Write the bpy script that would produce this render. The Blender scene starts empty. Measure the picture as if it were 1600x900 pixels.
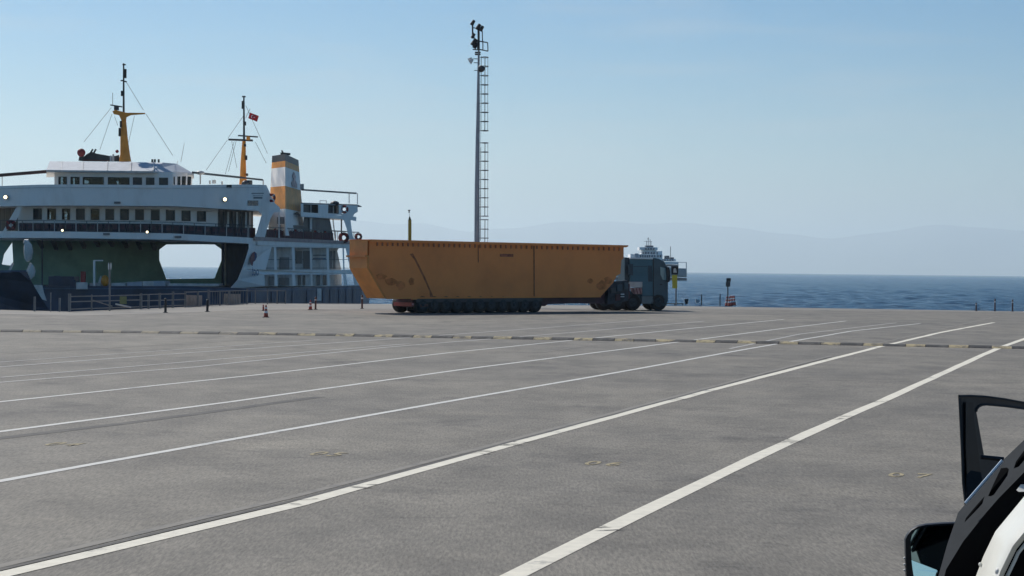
import bpy, bmesh, math, random
from mathutils import Vector, Matrix
from mathutils.geometry import tessellate_polygon
random.seed(7)
SC = bpy.context.scene
COL = SC.collection
R = math.radians
# ------------------------------------------------------------------ camera
F = 3000.0; CAMH = 2.2; ROLL = 0.0111; PITCH = -28.0/F
cr, sr = math.cos(ROLL), math.sin(ROLL)
FW = Vector((0, math.cos(PITCH), math.sin(PITCH)))
RT = Vector((1, 0, 0)); UP = RT.cross(FW)
XC = RT*cr + UP*sr
YC = -RT*sr + UP*cr
cam = bpy.data.cameras.new('camera')
camo = bpy.data.objects.new('camera', cam); COL.objects.link(camo)
cam.sensor_width = 36; cam.lens = 36*F/1600
cam.clip_start = 0.1; cam.clip_end = 200000
M = Matrix((XC, YC, -FW)).transposed().to_4x4(); M.translation = Vector((0, 0, CAMH))
camo.matrix_world = M
SC.camera = camo
# ------------------------------------------------------------------ sun, sky, exposure
SUN_EL, SUN_AZ = 44.0, -38.0        # azimuth from +Y, negative = to the left
SC.view_settings.view_transform = 'Standard'; SC.view_settings.look = 'None'
SC.view_settings.gamma = 1; SC.view_settings.use_curve_mapping = False
SC.view_settings.exposure = 0.05
w = bpy.data.worlds.new('World'); SC.world = w; w.use_nodes = True
nt = w.node_tree; bg = nt.nodes['Background']
sky = nt.nodes.new('ShaderNodeTexSky'); sky.sky_type = 'NISHITA'; sky.sun_disc = False
sky.sun_elevation = R(SUN_EL); sky.sun_rotation = R(SUN_AZ)
sky.air_density = 1.0; sky.dust_density = 0.3; sky.ozone_density = 4.0; sky.altitude = 0
tc = nt.nodes.new('ShaderNodeTexCoord'); mp = nt.nodes.new('ShaderNodeMapping'); mp.inputs['Scale'].default_value = (5, 5, 42)
nz = nt.nodes.new('ShaderNodeTexNoise'); nz.inputs['Scale'].default_value = 1.3; nz.inputs['Detail'].default_value = 6; nz.inputs['Roughness'].default_value = .55
rp = nt.nodes.new('ShaderNodeValToRGB'); rp.color_ramp.elements[0].position = .52; rp.color_ramp.elements[1].position = .85
rp.color_ramp.elements[1].color = (.30, .30, .30, 1)
mx = nt.nodes.new('ShaderNodeMixRGB'); mx.inputs[2].default_value = (8.2, 8.0, 7.8, 1)
L = nt.links.new
L(tc.outputs['Generated'], mp.inputs['Vector']); L(mp.outputs[0], nz.inputs['Vector']); L(nz.outputs['Fac'], rp.inputs[0])
hs_ = nt.nodes.new('ShaderNodeHueSaturation'); hs_.inputs['Saturation'].default_value = 1.5; L(sky.outputs[0], hs_.inputs['Color'])
L(rp.outputs[0], mx.inputs[0]); L(hs_.outputs[0], mx.inputs[1]); L(mx.outputs[0], bg.inputs['Color'])
bg.inputs['Strength'].default_value = 0.078
SC.cycles.volume_bounces = 2
sl = bpy.data.lights.new('sun', 'SUN'); sl.energy = 4.4; sl.angle = R(.5); sl.color = (1, .95, .87)
so = bpy.data.objects.new('sun', sl); COL.objects.link(so)
sd = Vector((math.sin(R(SUN_AZ))*math.cos(R(SUN_EL)), math.cos(R(SUN_AZ))*math.cos(R(SUN_EL)), math.sin(R(SUN_EL))))
so.rotation_euler = sd.to_track_quat('Z', 'Y').to_euler()

# ------------------------------------------------------------------ measuring helpers
def ray(px, py):
    return XC*((px-800)/F) + YC*(-(py-450)/F) + FW
def P(px, py, Z):
    d = ray(px, py); return Vector((0, 0, CAMH)) + d*(Z/d.y)
def G(px, py, z=0.0):
    d = ray(px, py); return Vector((0, 0, CAMH)) + d*((z-CAMH)/d.z)
def lin(pts):
    def f(x):
        if x <= pts[0][0]: return pts[0][1]
        for (a, b), (c, d) in zip(pts, pts[1:]):
            if x <= c: return b+(d-b)*(x-a)/(c-a)
        return pts[-1][1]
    return f
# ------------------------------------------------------------------ materials
MATS = {}
def mat(name, col, rough=.6, metal=0, var=.12, scale=1.5, bump=0, spec=.4, stretch=None, col2=None, thr=(.4, .7), bscale=None, trans=0, emis=None):
    m = bpy.data.materials.new(name); m.use_nodes = True; n = m.node_tree; b = n.nodes['Principled BSDF']; l = n.links.new
    b.inputs['Roughness'].default_value = rough; b.inputs['Metallic'].default_value = metal
    b.inputs['Specular IOR Level'].default_value = spec
    b.inputs['Base Color'].default_value = (*col, 1)
    if trans: b.inputs['Transmission Weight'].default_value = trans
    if emis: b.inputs['Emission Color'].default_value = (*emis[0], 1); b.inputs['Emission Strength'].default_value = emis[1]
    if var:
        t = n.nodes.new('ShaderNodeTexCoord'); mpp = n.nodes.new('ShaderNodeMapping')
        if stretch: mpp.inputs['Scale'].default_value = stretch
        ns = n.nodes.new('ShaderNodeTexNoise'); ns.inputs['Scale'].default_value = scale; ns.inputs['Detail'].default_value = 7; ns.inputs['Roughness'].default_value = .6
        rr = n.nodes.new('ShaderNodeValToRGB'); rr.color_ramp.elements[0].position = thr[0]; rr.color_ramp.elements[1].position = thr[1]
        c2 = col2 or tuple(c*(1-var*1.6) for c in col)
        c1 = col if col2 else tuple(min(1, c*(1+var*.6)) for c in col)
        rr.color_ramp.elements[0].color = (*c1, 1); rr.color_ramp.elements[1].color = (*c2, 1)
        l(t.outputs['Object'], mpp.inputs[0]); l(mpp.outputs[0], ns.inputs['Vector']); l(ns.outputs['Fac'], rr.inputs[0]); l(rr.outputs[0], b.inputs['Base Color'])
        if bump:
            bp = n.nodes.new('ShaderNodeBump'); bp.inputs['Strength'].default_value = bump; bp.inputs['Distance'].default_value = .05
            n2 = n.nodes.new('ShaderNodeTexNoise'); n2.inputs['Scale'].default_value = bscale or scale*6; n2.inputs['Detail'].default_value = 4
            l(mpp.outputs[0], n2.inputs['Vector']); l(n2.outputs['Fac'], bp.inputs['Height']); l(bp.outputs[0], b.inputs['Normal'])
    MATS[name] = m; return m
WHITE = mat('ship_white', (.90, .86, .80), .5, var=.14, scale=.5, stretch=(1, 1, .35), col2=(.66, .58, .50), thr=(.5, .85))
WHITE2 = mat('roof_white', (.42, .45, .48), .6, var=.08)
GREYW = mat('grey_white', (.6, .58, .54), .5, var=.15)
NAVY = mat('hull_navy', (.03, .055, .10), .45, var=.3, scale=.6)
NAVY2 = mat('hull_band', (.05, .10, .17), .5, var=.3, scale=.6)
GREEN = mat('deck_green', (.22, .42, .34), .6, var=.25, scale=.3)
ORANGE = mat('ship_orange', (.72, .27, .03), .5, var=.15, scale=1)
BLACK = mat('black_paint', (.015, .016, .02), .5, var=.2)
DARK = mat('dark_steel', (.05, .055, .06), .5, var=.2)
PIPE = mat('dark_pipe', (.07, .08, .085), .5, var=.2)
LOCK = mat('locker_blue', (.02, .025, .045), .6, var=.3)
RED = mat('life_red', (.30, .03, .03), .6, var=.2)
REDDARK = mat('seat_red', (.09, .022, .03), .7, var=.4, scale=4)
BROWN = mat('awning_brown', (.12, .06, .05), .7, var=.2)
GLASSD = mat('dark_window', (.016, .036, .052), .2, var=0, spec=.28)
STEEL = mat('galvanised', (.33, .35, .38), .4, .3, var=.12)
FENCE = mat('fence_grey', (.20, .20, .20), .6, .2, var=.15)
GIRD = mat('girder_ochre', (.84, .295, .09), .6, var=.3, scale=.5, stretch=(1, 1, 1), spec=.2, col2=(.66, .225, .075), thr=(.45, .8), bump=.1)
GIRDD = mat('girder_stain', (.22, .09, .045), .7, var=.3, scale=3)
GIRDS = mat('girder_stiffener', (.40, .17, .08), .6, var=.3, scale=2)
GIRDE = mat('girder_flange', (.66, .25, .06), .5, var=.15, scale=1)
TRAIL = mat('trailer_maroon', (.07, .022, .03), .55, var=.3, scale=2)
TYRE = mat('tyre_rubber', (.018, .019, .02), .85, var=.3, scale=6)
HUB = mat('wheel_hub', (.035, .045, .055), .5, .5, var=.3, scale=8)
TEAL = mat('cab_teal', (.055, .15, .195), .35, var=.12, scale=1)
TEALD = mat('cab_dark', (.03, .06, .082), .4, var=.2)
CHROME = mat('light_trim', (.6, .66, .7), .3, .2, var=.05)
CONE = mat('cone_red', (.38, .06, .035), .6, var=.15, scale=6)
REFL = mat('cone_white', (.75, .75, .72), .5, var=.05)
POST = mat('post_brown', (.10, .045, .035), .6, var=.3, scale=5)
YELLOW = mat('sign_yellow', (.55, .45, .04), .5, var=.1)
CONCR = mat('concrete', (.30, .27, .23), .85, var=.2, scale=2, bump=.3)
def streaky_paint(name, col, under, cover=.62, scale=1.2):
    m = bpy.data.materials.new(name); m.use_nodes = True; n = m.node_tree; b = n.nodes['Principled BSDF']; l = n.links.new
    b.inputs['Roughness'].default_value = .75; b.inputs['Specular IOR Level'].default_value = .2
    t = n.nodes.new('ShaderNodeTexCoord')
    ns = n.nodes.new('ShaderNodeTexNoise'); ns.inputs['Scale'].default_value = scale; ns.inputs['Detail'].default_value = 10; ns.inputs['Roughness'].default_value = .72
    rr = n.nodes.new('ShaderNodeValToRGB'); e = rr.color_ramp.elements
    e[0].position = cover-.03; e[0].color = (*col, 1); e[1].position = cover+.09; e[1].color = (*under, 1)
    n2 = n.nodes.new('ShaderNodeTexNoise'); n2.inputs['Scale'].default_value = 7; n2.inputs['Detail'].default_value = 5
    mm = n.nodes.new('ShaderNodeMixRGB'); mm.blend_type = 'MULTIPLY'; mm.inputs[0].default_value = .35
    l(t.outputs['Object'], ns.inputs['Vector']); l(ns.outputs['Fac'], rr.inputs[0]); l(t.outputs['Object'], n2.inputs['Vector'])
    l(rr.outputs[0], mm.inputs[1]); l(n2.outputs['Fac'], mm.inputs[2]); l(mm.outputs[0], b.inputs['Base Color'])
    MATS[name] = m; return m
ASPH = (.13, .125, .118)
LINEW = streaky_paint('line_white', (.86, .80, .66), (.28, .27, .25), .60)
LINET = streaky_paint('line_thin_white', (.74, .72, .66), (.25, .25, .24), .60)
LINEF = streaky_paint('line_faded', (.52, .50, .46), (.22, .21, .195), .60)
LINEO = streaky_paint('line_old', (.29, .265, .225), (.19, .18, .165), .56)
LINEK = streaky_paint('line_blacked', (.125, .116, .103), (.165, .152, .13), .5, 2)
YPAINT = streaky_paint('number_yellow', (.52, .43, .25), (.19, .17, .13), .49, 6)
BUMPY = streaky_paint('bump_yellow', (.50, .41, .24), (.17, .155, .13), .49, 3)
BUMPK = streaky_paint('bump_black', (.075, .073, .071), (.135, .128, .117), .50, 3)
BUMPYW = streaky_paint('bump_yellow_worn', (.36, .31, .22), (.17, .16, .14), .5, 2.5)
BUMPKW = streaky_paint('bump_black_worn', (.105, .101, .096), (.15, .142, .13), .5, 2.5)

def asphalt():
    m = bpy.data.materials.new('asphalt'); m.use_nodes = True; n = m.node_tree; b = n.nodes['Principled BSDF']; l = n.links.new
    b.inputs['Roughness'].default_value = .75; b.inputs['Specular IOR Level'].default_value = .25
    t = n.nodes.new('ShaderNodeTexCoord')
    def noise(s, d, r, st=None):
        v = n.nodes.new('ShaderNodeMapping'); v.inputs['Rotation'].default_value = (0, 0, R(8))
        if st: v.inputs['Scale'].default_value = st
        q = n.nodes.new('ShaderNodeTexNoise'); q.inputs['Scale'].default_value = s; q.inputs['Detail'].default_value = d; q.inputs['Roughness'].default_value = r
        l(t.outputs['Object'], v.inputs[0]); l(v.outputs[0], q.inputs['Vector']); return q
    def ramp(q, a, b_, ca, cb):
        rr = n.nodes.new('ShaderNodeValToRGB'); e = rr.color_ramp.elements; e[0].position = a; e[1].position = b_
        e[0].color = (*ca, 1); e[1].color = (*cb, 1); l(q.outputs['Fac'], rr.inputs[0]); return rr
    def mul(a, b_, f=1):
        x = n.nodes.new('ShaderNodeMixRGB'); x.blend_type = 'MULTIPLY'; x.inputs[0].default_value = f
        l(a.outputs[0], x.inputs[1]); l(b_.outputs[0], x.inputs[2]); return x
    base = ramp(noise(.09, 6, .6), .35, .68, (.205, .184, .150), (.148, .135, .115))
    mott = ramp(noise(.8, 9, .72, (1, .5, 1)), .38, .62, (1.13, 1.13, 1.12), (.79, .79, .79))
    smud = ramp(noise(.55, 8, .7, (.8, .55, 1)), .56, .68, (1, 1, 1), (.62, .62, .64))
    grit = ramp(noise(38, 5, .8, (1, .14, 1)), .36, .66, (1.45, 1.45, 1.45), (.60, .60, .60))
    pat = ramp(noise(1.9, 9, .78, (.38, .9, 1)), .575, .68, (1, 1, 1), (.62, .62, .64))
    lite = ramp(noise(.25, 7, .65, (.5, 1.4, 1)), .55, .72, (1, 1, 1), (1.16, 1.15, 1.12))
    c = mul(mul(mul(mul(mul(base, mott), smud), pat), lite), grit, .9)
    l(c.outputs[0], b.inputs['Base Color'])
    bp = n.nodes.new('ShaderNodeBump'); bp.inputs['Strength'].default_value = .35; bp.inputs['Distance'].default_value = .01
    l(noise(70, 3, .7).outputs['Fac'], bp.inputs['Height']); l(bp.outputs[0], b.inputs['Normal'])
    return m
ASPHALT = asphalt()
APRON = mat('apron_concrete', (.25, .225, .185), .8, var=.25, scale=.25, col2=(.17, .16, .145), thr=(.35, .75), bump=.2, bscale=8)

def seamat():
    m = bpy.data.materials.new('sea_water'); m.use_nodes = True; n = m.node_tree; b = n.nodes['Principled BSDF']; l = n.links.new
    b.inputs['Base Color'].default_value = (.002, .036, .074, 1); b.inputs['Roughness'].default_value = .22; b.inputs['IOR'].default_value = 1.33
    b.inputs['Specular IOR Level'].default_value = .5
    t = n.nodes.new('ShaderNodeTexCoord')
    prev = None
    for s, dist, st in ((.9, .40, (1, .8, 1)), (3.0, .10, (1, .8, 1)), (.06, .5, (1, 1.0, 1))):
        v = n.nodes.new('ShaderNodeMapping'); v.inputs['Scale'].default_value = st
        q = n.nodes.new('ShaderNodeTexNoise'); q.inputs['Scale'].default_value = s; q.inputs['Detail'].default_value = 6; q.inputs['Roughness'].default_value = .65
        bp = n.nodes.new('ShaderNodeBump'); bp.inputs['Strength'].default_value = 1; bp.inputs['Distance'].default_value = dist
        l(t.outputs['Object'], v.inputs[0]); l(v.outputs[0], q.inputs['Vector']); l(q.outputs['Fac'], bp.inputs['Height'])
        if prev: l(prev.outputs[0], bp.inputs['Normal'])
        prev = bp
    l(prev.outputs[0], b.inputs['Normal'])
    return m
SEA = seamat()
def glassmat(name, tint, mixf=.25):
    m = bpy.data.materials.new(name); m.use_nodes = True; n = m.node_tree; l = n.links.new
    for x in list(n.nodes): n.nodes.remove(x)
    o = n.nodes.new('ShaderNodeOutputMaterial'); tr = n.nodes.new('ShaderNodeBsdfTransparent'); gl = n.nodes.new('ShaderNodeBsdfGlossy'); mi = n.nodes.new('ShaderNodeMixShader')
    tr.inputs[0].default_value = (*tint, 1); gl.inputs['Roughness'].default_value = .05; gl.inputs[0].default_value = (.5, .5, .5, 1)
    fr = n.nodes.new('ShaderNodeFresnel'); fr.inputs[0].default_value = 1.5
    l(fr.outputs[0], mi.inputs[0]); l(tr.outputs[0], mi.inputs[1]); l(gl.outputs[0], mi.inputs[2]); l(mi.outputs[0], o.inputs[0])
    return m
GLASS = glassmat('tinted_glass', (.34, .42, .46))

# ------------------------------------------------------------------ mesh helpers
OFF = {}
def tag(o, label=None, cat=None, group=None, kind=None):
    if label: o['label'] = label
    if cat: o['category'] = cat
    if group: o['group'] = group
    if kind: o['kind'] = kind
    return o
def empty(name, loc, label=None, cat=None, group=None):
    o = bpy.data.objects.new(name, None); COL.objects.link(o); o.location = loc; o.empty_display_size = .3
    OFF[o.name] = Vector(loc); return tag(o, label, cat, group)
class MB:
    def __init__(s): s.v = []; s.f = []
    def add(s, vs, fs):
        k = len(s.v); s.v += [Vector(v) for v in vs]; s.f += [tuple(i+k for i in f) for f in fs]; return s
    def hexa(s, a, b):      # two quads, same winding
        return s.loft([a, b])
    def loft(s, rings, cap=True, close=True):
        n = len(rings[0]); vs = [p for r in rings for p in r]; fs = []
        for i in range(len(rings)-1):
            for j in range(n if close else n-1):
                k = (j+1) % n
                fs.append((i*n+j, i*n+k, (i+1)*n+k, (i+1)*n+j))
        if cap: fs.append(tuple(range(n))[::-1]); fs.append(tuple(range((len(rings)-1)*n, len(rings)*n)))
        return s.add(vs, fs)
    def box(s, c, d):
        c = Vector(c); x, y, z = (q/2 for q in d)
        r = lambda zz: [c+Vector(p) for p in ((-x, -y, zz), (x, -y, zz), (x, y, zz), (-x, y, zz))]
        return s.loft([r(-z), r(z)])
    def bar(s, a, b, wd, ht=None):
        a = Vector(a); b = Vector(b); d = (b-a).normalized(); u = Vector((0, 0, 1)) if abs(d.z) < .95 else Vector((0, 1, 0))
        x = d.cross(u).normalized()*wd/2; y = x.cross(d).normalized()*(ht or wd)/2
        r = lambda p: [p-x-y, p+x-y, p+x+y, p-x+y]
        return s.loft([r(a), r(b)])
    def tube(s, pts, rs, n=8):
        pts = [Vector(p) for p in pts]; rs = rs if isinstance(rs, (list, tuple)) else [rs]*len(pts)
        rings = []
        d0 = (pts[-1]-pts[0]); d0 = d0.normalized() if d0.length > 1e-6 else Vector((0, 0, 1))
        u = Vector((0, 0, 1)) if abs(d0.z) < .8 else Vector((0, 1, 0)); pd = d0
        for i, p in enumerate(pts):
            d = (pts[min(i+1, len(pts)-1)]-pts[max(i-1, 0)])
            d = d.normalized() if d.length > 1e-6 else pd
            pd = d
            if abs(d.dot(u)) > .97: u = Vector((1, 0, 0))
            x = d.cross(u).normalized(); y = x.cross(d).normalized()
            rings.append([p+(x*math.cos(a)+y*math.sin(a))*rs[i] for a in (2*math.pi*k/n for k in range(n))])
        return s.loft(rings)
    def torus(s, c, nrm, r1, r2, n=16, m=6):
        nrm = Vector(nrm).normalized(); u = nrm.orthogonal().normalized(); v = nrm.cross(u)
        vs = []; fs = []
        for i in range(n):
            a = 2*math.pi*i/n; d = u*math.cos(a)+v*math.sin(a)
            for j in range(m):
                b = 2*math.pi*j/m; vs.append(Vector(c)+d*(r1+r2*math.cos(b))+nrm*r2*math.sin(b))
        for i in range(n):
            for j in range(m):
                fs.append((i*m+j, ((i+1) % n)*m+j, ((i+1) % n)*m+(j+1) % m, i*m+(j+1) % m))
        return s.add(vs, fs)
    def ball(s, c, r, n=10, m=6, sq=(1, 1, 1)):
        vs = []; fs = []; c = Vector(c)
        for i in range(m+1):
            t = math.pi*i/m
            for j in range(n):
                a = 2*math.pi*j/n; vs.append(c+Vector((r*sq[0]*math.sin(t)*math.cos(a), r*sq[1]*math.sin(t)*math.sin(a), r*sq[2]*math.cos(t))))
        for i in range(m):
            for j in range(n):
                fs.append((i*n+j, (i+1)*n+j, (i+1)*n+(j+1) % n, i*n+(j+1) % n))
        return s.add(vs, fs)
    def plate(s, loops, front, back):
        """loops: outer + holes as 2d points; front/back map a 2d point to 3d"""
        tr = tessellate_polygon([[Vector((x, y, 0)) for x, y in lp] for lp in loops])
        flat = [p for lp in loops for p in lp]; n = len(flat)
        vs = [front(*p) for p in flat]+[back(*p) for p in flat]
        fs = [tuple(t) for t in tr]+[tuple(i+n for i in t)[::-1] for t in tr]
        k = 0
        for lp in loops:
            m = len(lp)
            for i in range(m):
                a, b = k+i, k+(i+1) % m; fs.append((a, b, b+n, a+n))
            k += m
        return s.add(vs, fs)
    def build(s, name, m, parent=None, smooth=False, world=False):
        off = Vector((0, 0, 0)) if (parent is None or world) else OFF[parent.name]
        me = bpy.data.meshes.new(name); me.from_pydata([v-off for v in s.v], [], s.f)
        bm = bmesh.new(); bm.from_mesh(me); bmesh.ops.recalc_face_normals(bm, faces=bm.faces); bm.to_mesh(me); bm.free()
        me.materials.append(m)
        if smooth:
            me.polygons.foreach_set('use_smooth', [True]*len(me.polygons))
            try: me.set_sharp_from_angle(angle=R(40))
            except Exception: pass
        o = bpy.data.objects.new(name, me); COL.objects.link(o)
        if parent: o.parent = parent
        OFF[o.name] = off; return o
def copy_tree(o, parent=None, loc=None, label=None, rz=None):
    c = o.copy(); COL.objects.link(c); c.parent = parent
    if loc is not None: c.location = loc
    if label: c['label'] = label
    if rz is not None: c.rotation_euler = (0, 0, rz)
    for ch in list(o.children): copy_tree(ch, c)
    return c
def V(*a): return Vector(a)

# ================================================================== SETTING
# ---- ground
SEAZ = -1.8
edge = [(-200, 479.5), (0, 484.2), (110, 487), (200, 483.3), (300, 479.3), (392, 474.2), (600, 475.0), (1060, 478.2), (1600, 486.6), (1700, 488.3)]
epts = [G(*e) for e in edge]
epts = [V(epts[0].x-250, epts[0].y-20, 0)]+epts+[V(epts[-1].x+260, epts[-1].y-48, 0)]
outer = [(p.x, p.y) for p in epts]+[(300, -250), (-300, -250)]
g = MB().plate([outer], lambda x, y: V(x, y, 0), lambda x, y: V(x, y, -4.5)).build('ground', ASPHALT)
tag(g, kind='structure')
# concrete apron along the quay edge
ap = []
for e, dy in zip(edge, (7, 6.5, 6.5, 8, 9, 10, 8, 4, 1.2, 1.2)): ap.append((G(*e), G(e[0], e[1]+dy)))
fr = [(a.x, a.y-.02) for a, b in ap]; bk = [(b.x, b.y) for a, b in ap][::-1]
o = MB().plate([fr+bk], lambda x, y: V(x, y, .004), lambda x, y: V(x, y, -.02)).build('quay_apron', APRON); tag(o, kind='structure')
# ---- lane frame
TH = math.atan(1006/3000)
U = V(math.sin(TH), math.cos(TH), 0); N = V(-math.cos(TH), math.sin(TH), 0)
def lane_line(pix, wd, m, z=.004, name='lane_line', shift=0, wob=.012):
    pts = [G(*p) for p in pix]; xs = []
    # resample
    for a, b in zip(pts, pts[1:]):
        k = max(1, int((b-a).length/1.5))
        for i in range(k): xs.append(a+(b-a)*i/k)
    xs.append(pts[-1]); l = []; r = []
    for i, p in enumerate(xs):
        d = (xs[min(i+1, len(xs)-1)]-xs[max(0, i-1)]).normalized(); q = V(-d.y, d.x, 0)
        s = shift+random.uniform(-wob, wob); ww = wd*random.uniform(.93, 1.05)/2
        l.append(p+q*(s+ww)); r.append(p+q*(s-ww))
    mb = MB(); n = len(l)
    mb.add([v+V(0, 0, z) for v in l+r], [(i, i+1, n+i+1, n+i) for i in range(n-1)])
    o = mb.build(name, m, g); return o
A = [(-260, 960), (0, 899), (460, 789), (600, 750), (800, 694), (1100, 612.5), (1370, 543), (1470, 519.5), (1553, 504)]
B = [(600, 1002), (810, 897), (1000, 801), (1125, 741), (1227, 693), (1375, 628), (1555, 546), (1700, 485+9)]
C = [(-300, 800), (0, 752), (360, 687), (720, 624), (965, 582), (1170, 545), (1330, 517.5), (1438, 505.5)]
D = [(-300, 712), (0, 674.5), (360, 628), (725, 577), (1010, 541), (1210, 515), (1322, 501.5)]
E = [(-300, 659), (0, 628), (400, 586), (700, 551.5), (1000, 521), (1225, 499)]
E2 = [(-300, 617), (0, 597.5), (300, 574), (600, 543), (900, 519), (1100, 502)]
E3 = [(-300, 592), (0, 573.5), (300, 551), (600, 530.5), (900, 508.5), (1010, 500)]
E4 = [(-300, 565), (0, 553), (300, 536.5), (600, 518), (850, 503)]
lane_line(B, .20, LINEW); lane_line(A, .20, LINEW); lane_line(C, .13, LINET); lane_line(D, .13, LINET); lane_line(E, .12, LINET)
lane_line(E2, .13, LINEF); lane_line(E3, .13, LINEF); lane_line(E4, .12, LINEO)
lane_line([(-250, 945), (0, 886), (460, 777), (600, 741), (800, 688), (1100, 608), (1300, 556)], .11, LINEO, name='old_line', shift=.02)
lane_line([(-250, 951), (0, 892.5), (460, 783), (600, 745.5), (800, 691), (1100, 610.5), (1300, 558)], .07, LINEK, .005, name='old_line', shift=.02)
lane_line([(-200, 708), (0, 685), (200, 661), (350, 641), (500, 620)], .22, LINEK, .003, name='tar_seam')
lane_line([(1340, 543+1), (1480, 512), (1560, 494)], .10, LINEO, .005, name='old_line')
lane_line([(1140, 545), (1250, 522), (1400, 504.5)], .12, LINEF, name='old_line', z=.005)
lane_line([(850, 550), (1050, 522), (1200, 504)], .10, LINEO, name='old_line', z=.005)
lane_line([(0, 590), (300, 565), (640, 537)], .12, LINEF, name='old_line', z=.005)
lane_line([(0, 566), (300, 545), (500, 531)], .10, LINEF, name='old_line', z=.005)
lane_line([(1020, 583), (1230, 589.5), (1420, 593)], .04, LINEK, .003, name='tar_seam')
lane_line([(1040, 587), (1250, 592), (1380, 597)], .03, LINEK, .003, name='tar_seam')
for px, py in ((752, 708), (757, 706.5), (800, 694.5), (804, 693), (466, 784), (1231, 691), (1236, 688.5), (1322, 654), (1329, 650.5), (1376, 627.5), (950, 826), (1372, 543.5), (1290, 562), (1060, 624), (560, 761)):
    p = G(px, py); mb = MB()
    for k in range(5):
        q0 = p+U*random.uniform(-.5, .5)*.5+N*random.uniform(-.12, .12); a = R(random.uniform(-25, 25)); d = V(math.cos(a), math.sin(a), 0)*random.uniform(.04, .13); e_ = V(-d.y, d.x, 0).normalized()*random.uniform(.01, .035)
        z = V(0, 0, .0052+.0002*k); mb.add([q0-d+z, q0-d*.4-e_+z, q0+d+z, q0+d*.3+e_+z], [(0, 1, 2, 3)])
    mb.build('tyre_scuff', LINEK, g)
# lane numbers, painted, read from here
def text_mesh(s, size, sx=1):
    cu = bpy.data.curves.new('t', 'FONT'); cu.body = s; cu.size = size; cu.align_x = 'CENTER'; cu.align_y = 'CENTER'; cu.resolution_u = 3; cu.offset = 0.012*size
    ob = bpy.data.objects.new('t', cu); COL.objects.link(ob); bpy.context.view_layer.update()
    me = bpy.data.meshes.new_from_object(ob.evaluated_get(bpy.context.evaluated_depsgraph_get()))
    bpy.data.objects.remove(ob); bpy.data.curves.remove(cu); return me
for ch, px, py in (('0', 926, 724), ('6', 959, 725.5), ('0', 1400, 742.5), ('7', 1443, 744), ('0', 498, 709), ('5', 526, 710.5), ('0', 86, 694), ('4', 114, 695)):
    me = text_mesh(ch, .62); me.name = 'lane_number'; me.materials.append(YPAINT)
    p = G(px, py)
    for v in me.vertices: v.co = V(v.co.x*.58, v.co.y*1.0, .0045)
    o = bpy.data.objects.new('lane_number', me); COL.objects.link(o); o.parent = g; o.location = p; o.rotation_euler = (0, 0, -TH*.85)
# ---- speed bump
bp_pts = [G(x, y) for x, y in ((-60, 518), (200, 520.0), (500, 524.3), (700, 528), (1060, 534), (1370, 540.2), (1555, 544), (1680, 546.5))]
sb = empty('speed_bump', bp_pts[3], 'long low speed bump of alternating black and faded yellow segments crossing the lanes', 'speed bump')
path = []
for a, b in zip(bp_pts, bp_pts[1:]):
    k = int((b-a).length/.1)+1
    for i in range(k): path.append(a+(b-a)*i/k)
acc = 0; segs = [[path[0]]]; seglen = [.50, .66]
for a, b in zip(path, path[1:]):
    acc += (b-a).length; segs[-1].append(b)
    if acc > seglen[len(segs) % 2]: segs.append([b]); acc = 0
for i, sgm in enumerate(segs):
    if len(sgm) < 2: continue
    a, b = sgm[0], sgm[-1]; d = (b-a).normalized(); q = V(-d.y, d.x, 0); a = a+d*.008; b = b-d*.008
    prof = [(-.30, .002), (-.24, .035), (-.1, .072), (.1, .072), (.24, .035), (.30, .002)]
    hh = 1+random.uniform(-.12, .1)
    mb = MB().loft([[a+q*x+V(0, 0, z*hh) for x, z in prof], [b+q*x+V(0, 0, z*hh) for x, z in prof]])
    worn = a.x < -8.5
    yel = len(seglen) and i % 2 == 1
    ms = (BUMPYW if worn else BUMPY) if yel else (BUMPKW if worn else BUMPK)
    mb.build('bump_segment', ms, sb)
    if yel and a.x > -9:       # old yellow paint just beyond each block, on the asphalt
        mb = MB(); c0, c1 = a+q*(.55+random.uniform(0, .3)), b+q*(.6+random.uniform(0, .3))
        mb.add([c0+V(0, 0, .005), c1+V(0, 0, .005), c1+q*1.1+V(0, 0, .005), c0+q*1.1+V(0, 0, .005)], [(0, 1, 2, 3)])
        mb.build('old_paint_patch', BUMPYW, g)

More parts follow.
